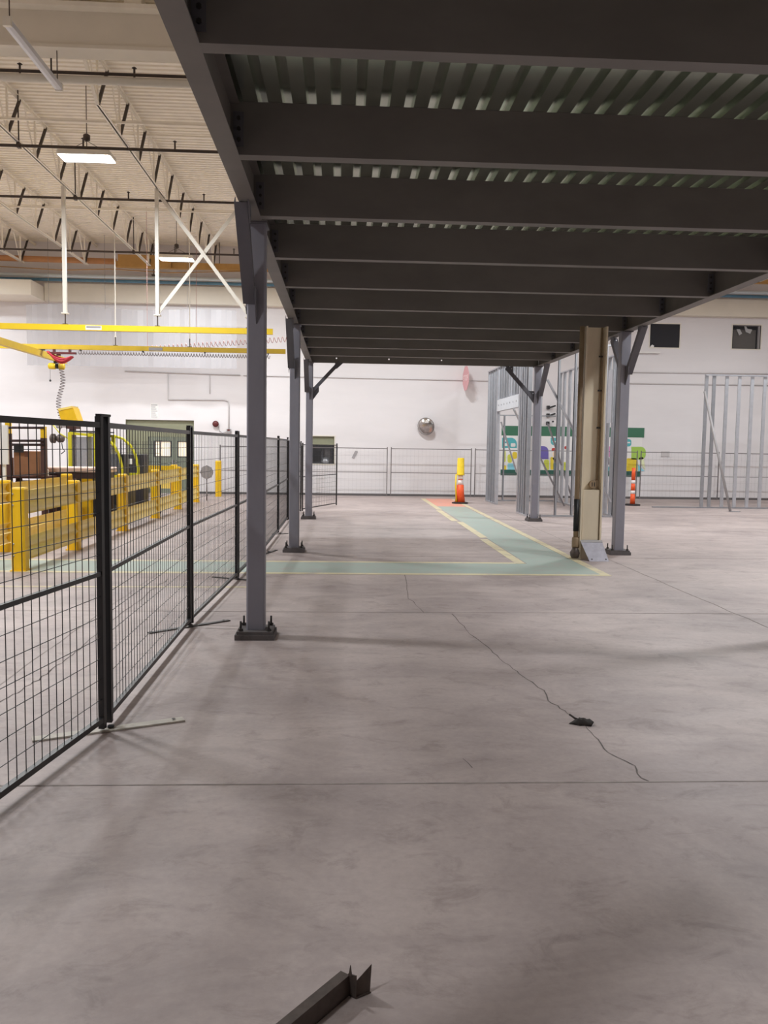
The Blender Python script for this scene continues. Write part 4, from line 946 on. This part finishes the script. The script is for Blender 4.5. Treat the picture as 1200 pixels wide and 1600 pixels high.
MB().tube((3.515, 12.32, .42), (3.515, 12.32, .9), .042, 12).build('black_band', 'black', pi)
MB().lathe((3.515, 12.32, .17), [(.05, 0), (.055, .03), (.055, .14), (.045, .16)], 12).build('coupling', 'pipe_brown', pi)
MB().lathe((3.5, 12.28, .02), [(.05, 0), (.065, .03), (.075, .08), (.05, .13), (.04, .155)], 9).build('floor_elbow', 'rust', pi)
ap = thing('aluminium_plate', (3.78, 12.15, 0), 'scuffed aluminium plate leaning on the foot of the beige column', 'plate')
MB().prism([(3.66, 12.06, .0), (3.95, 12.06, .0), (3.90, 12.24, .26), (3.575, 12.24, .26)], (0, .012, .008)).build('plate_body', 'alu', ap)
MB().prism([(3.575, 12.238, .262), (3.90, 12.238, .262), (3.90, 12.27, .29), (3.575, 12.27, .29)], (0, .01, .004)).build('bent_lip', 'zinc', ap)
for x in (3.70, 3.91): MB().lathe((x, 12.083, .027), [(.012, 0), (.012, .006)], 8, axis=(0, -.82, .57)).build('bolt_hole', 'bolt', ap)

# ================================================================== FOREGROUND
sa = thing('steel_offcut', (0, 2.2, 0), 'bent brown steel channel offcut lying in the foreground', 'steel offcut')
e = at_z(546, 1556); e.z = 0; d = (at_z(488, 1600)-at_z(546, 1550)); d.z = 0; d.normalize(); sd = Vector((-d.y, d.x, 0))
if sd.x > 0: sd = -sd
L = 1.2; up = Vector((0, 0, 1))
MB().prism([e+up*.002, e+d*L+up*.002, e+d*L+up*.062, e+up*.062], sd*.004).build('web', 'rust', sa)
MB().prism([e+d*.0+up*.062, e+d*L+up*.062, e+d*L+sd*.034+up*.062, e+sd*.034+up*.062], up*.004).build('top_flange', 'rust', sa)
MB().prism([e+up*.002, e+d*L+up*.002, e+d*L+sd*.034+up*.002, e+sd*.034+up*.002], up*.004).build('bottom_flange', 'rust', sa)
q0 = e+d*.003+sd*.004
MB().prism([q0+up*.002, q0-sd*.03+up*.002, q0-sd*.03+up*.074, q0+up*.07], -d*.004).build('end_tab', 'rust', sa)
q1 = q0-d*.004-sd*.024
MB().prism([q1+up*.002, q1-sd*.022-d*.045+up*.002, q1-sd*.024-d*.05+up*.09, q1-d*.002+up*.05], (sd*.5-d).normalized()*.003).build('end_tab', 'rust', sa)
MB().prism([q0-sd*.004+up*.069, q0-sd*.016+up*.069, q0-sd*.007-d*.004+up*.098], d*.003).build('bent_tip', 'rust', sa)
MB().prism([q0+up*.002, q0-sd*.03+up*.002, q0-sd*.05-d*.05+up*.002, q0-sd*.02-d*.04+up*.002], up*.004).build('bottom_lip', 'rust', sa)
rg = thing('rag_scrap', at_z(909, 1131), 'small crumpled dark scrap lying on the floor by the crack', 'scrap')
c = at_z(910, 1131); mb = MB(); n = 12
rings = [(.0, .022), (.028, .03), (.045, .014), (.05, .003)]
i = len(mb.v)
for r, z in rings:
    for k in range(n):
        a = 2*math.pi*k/n; rr = r*(1+.3*math.sin(3*a+r*90)+random.uniform(-.3, .3))
        mb.v.append(Vector((c.x+rr*math.cos(a)*1.15, c.y+rr*math.sin(a), max(.002, z+random.uniform(-.006, .008)))))
for k in range(len(rings)-1):
    for j in range(n): mb.f.append((i+k*n+j, i+k*n+(j+1) % n, i+(k+1)*n+(j+1) % n, i+(k+1)*n+j)); mb.smooth.append(True)
mb.f.append(tuple(i+(len(rings)-1)*n+j for j in range(n))); mb.smooth.append(False)
mb.build('crumpled_body', 'rag', rg)
MB().path([c+Vector((-.01, .02, .016)), c+Vector((-.035, .05, .02)), c+Vector((-.06, .075, .034))], .006, 6).build('twisted_end', 'rag', rg)
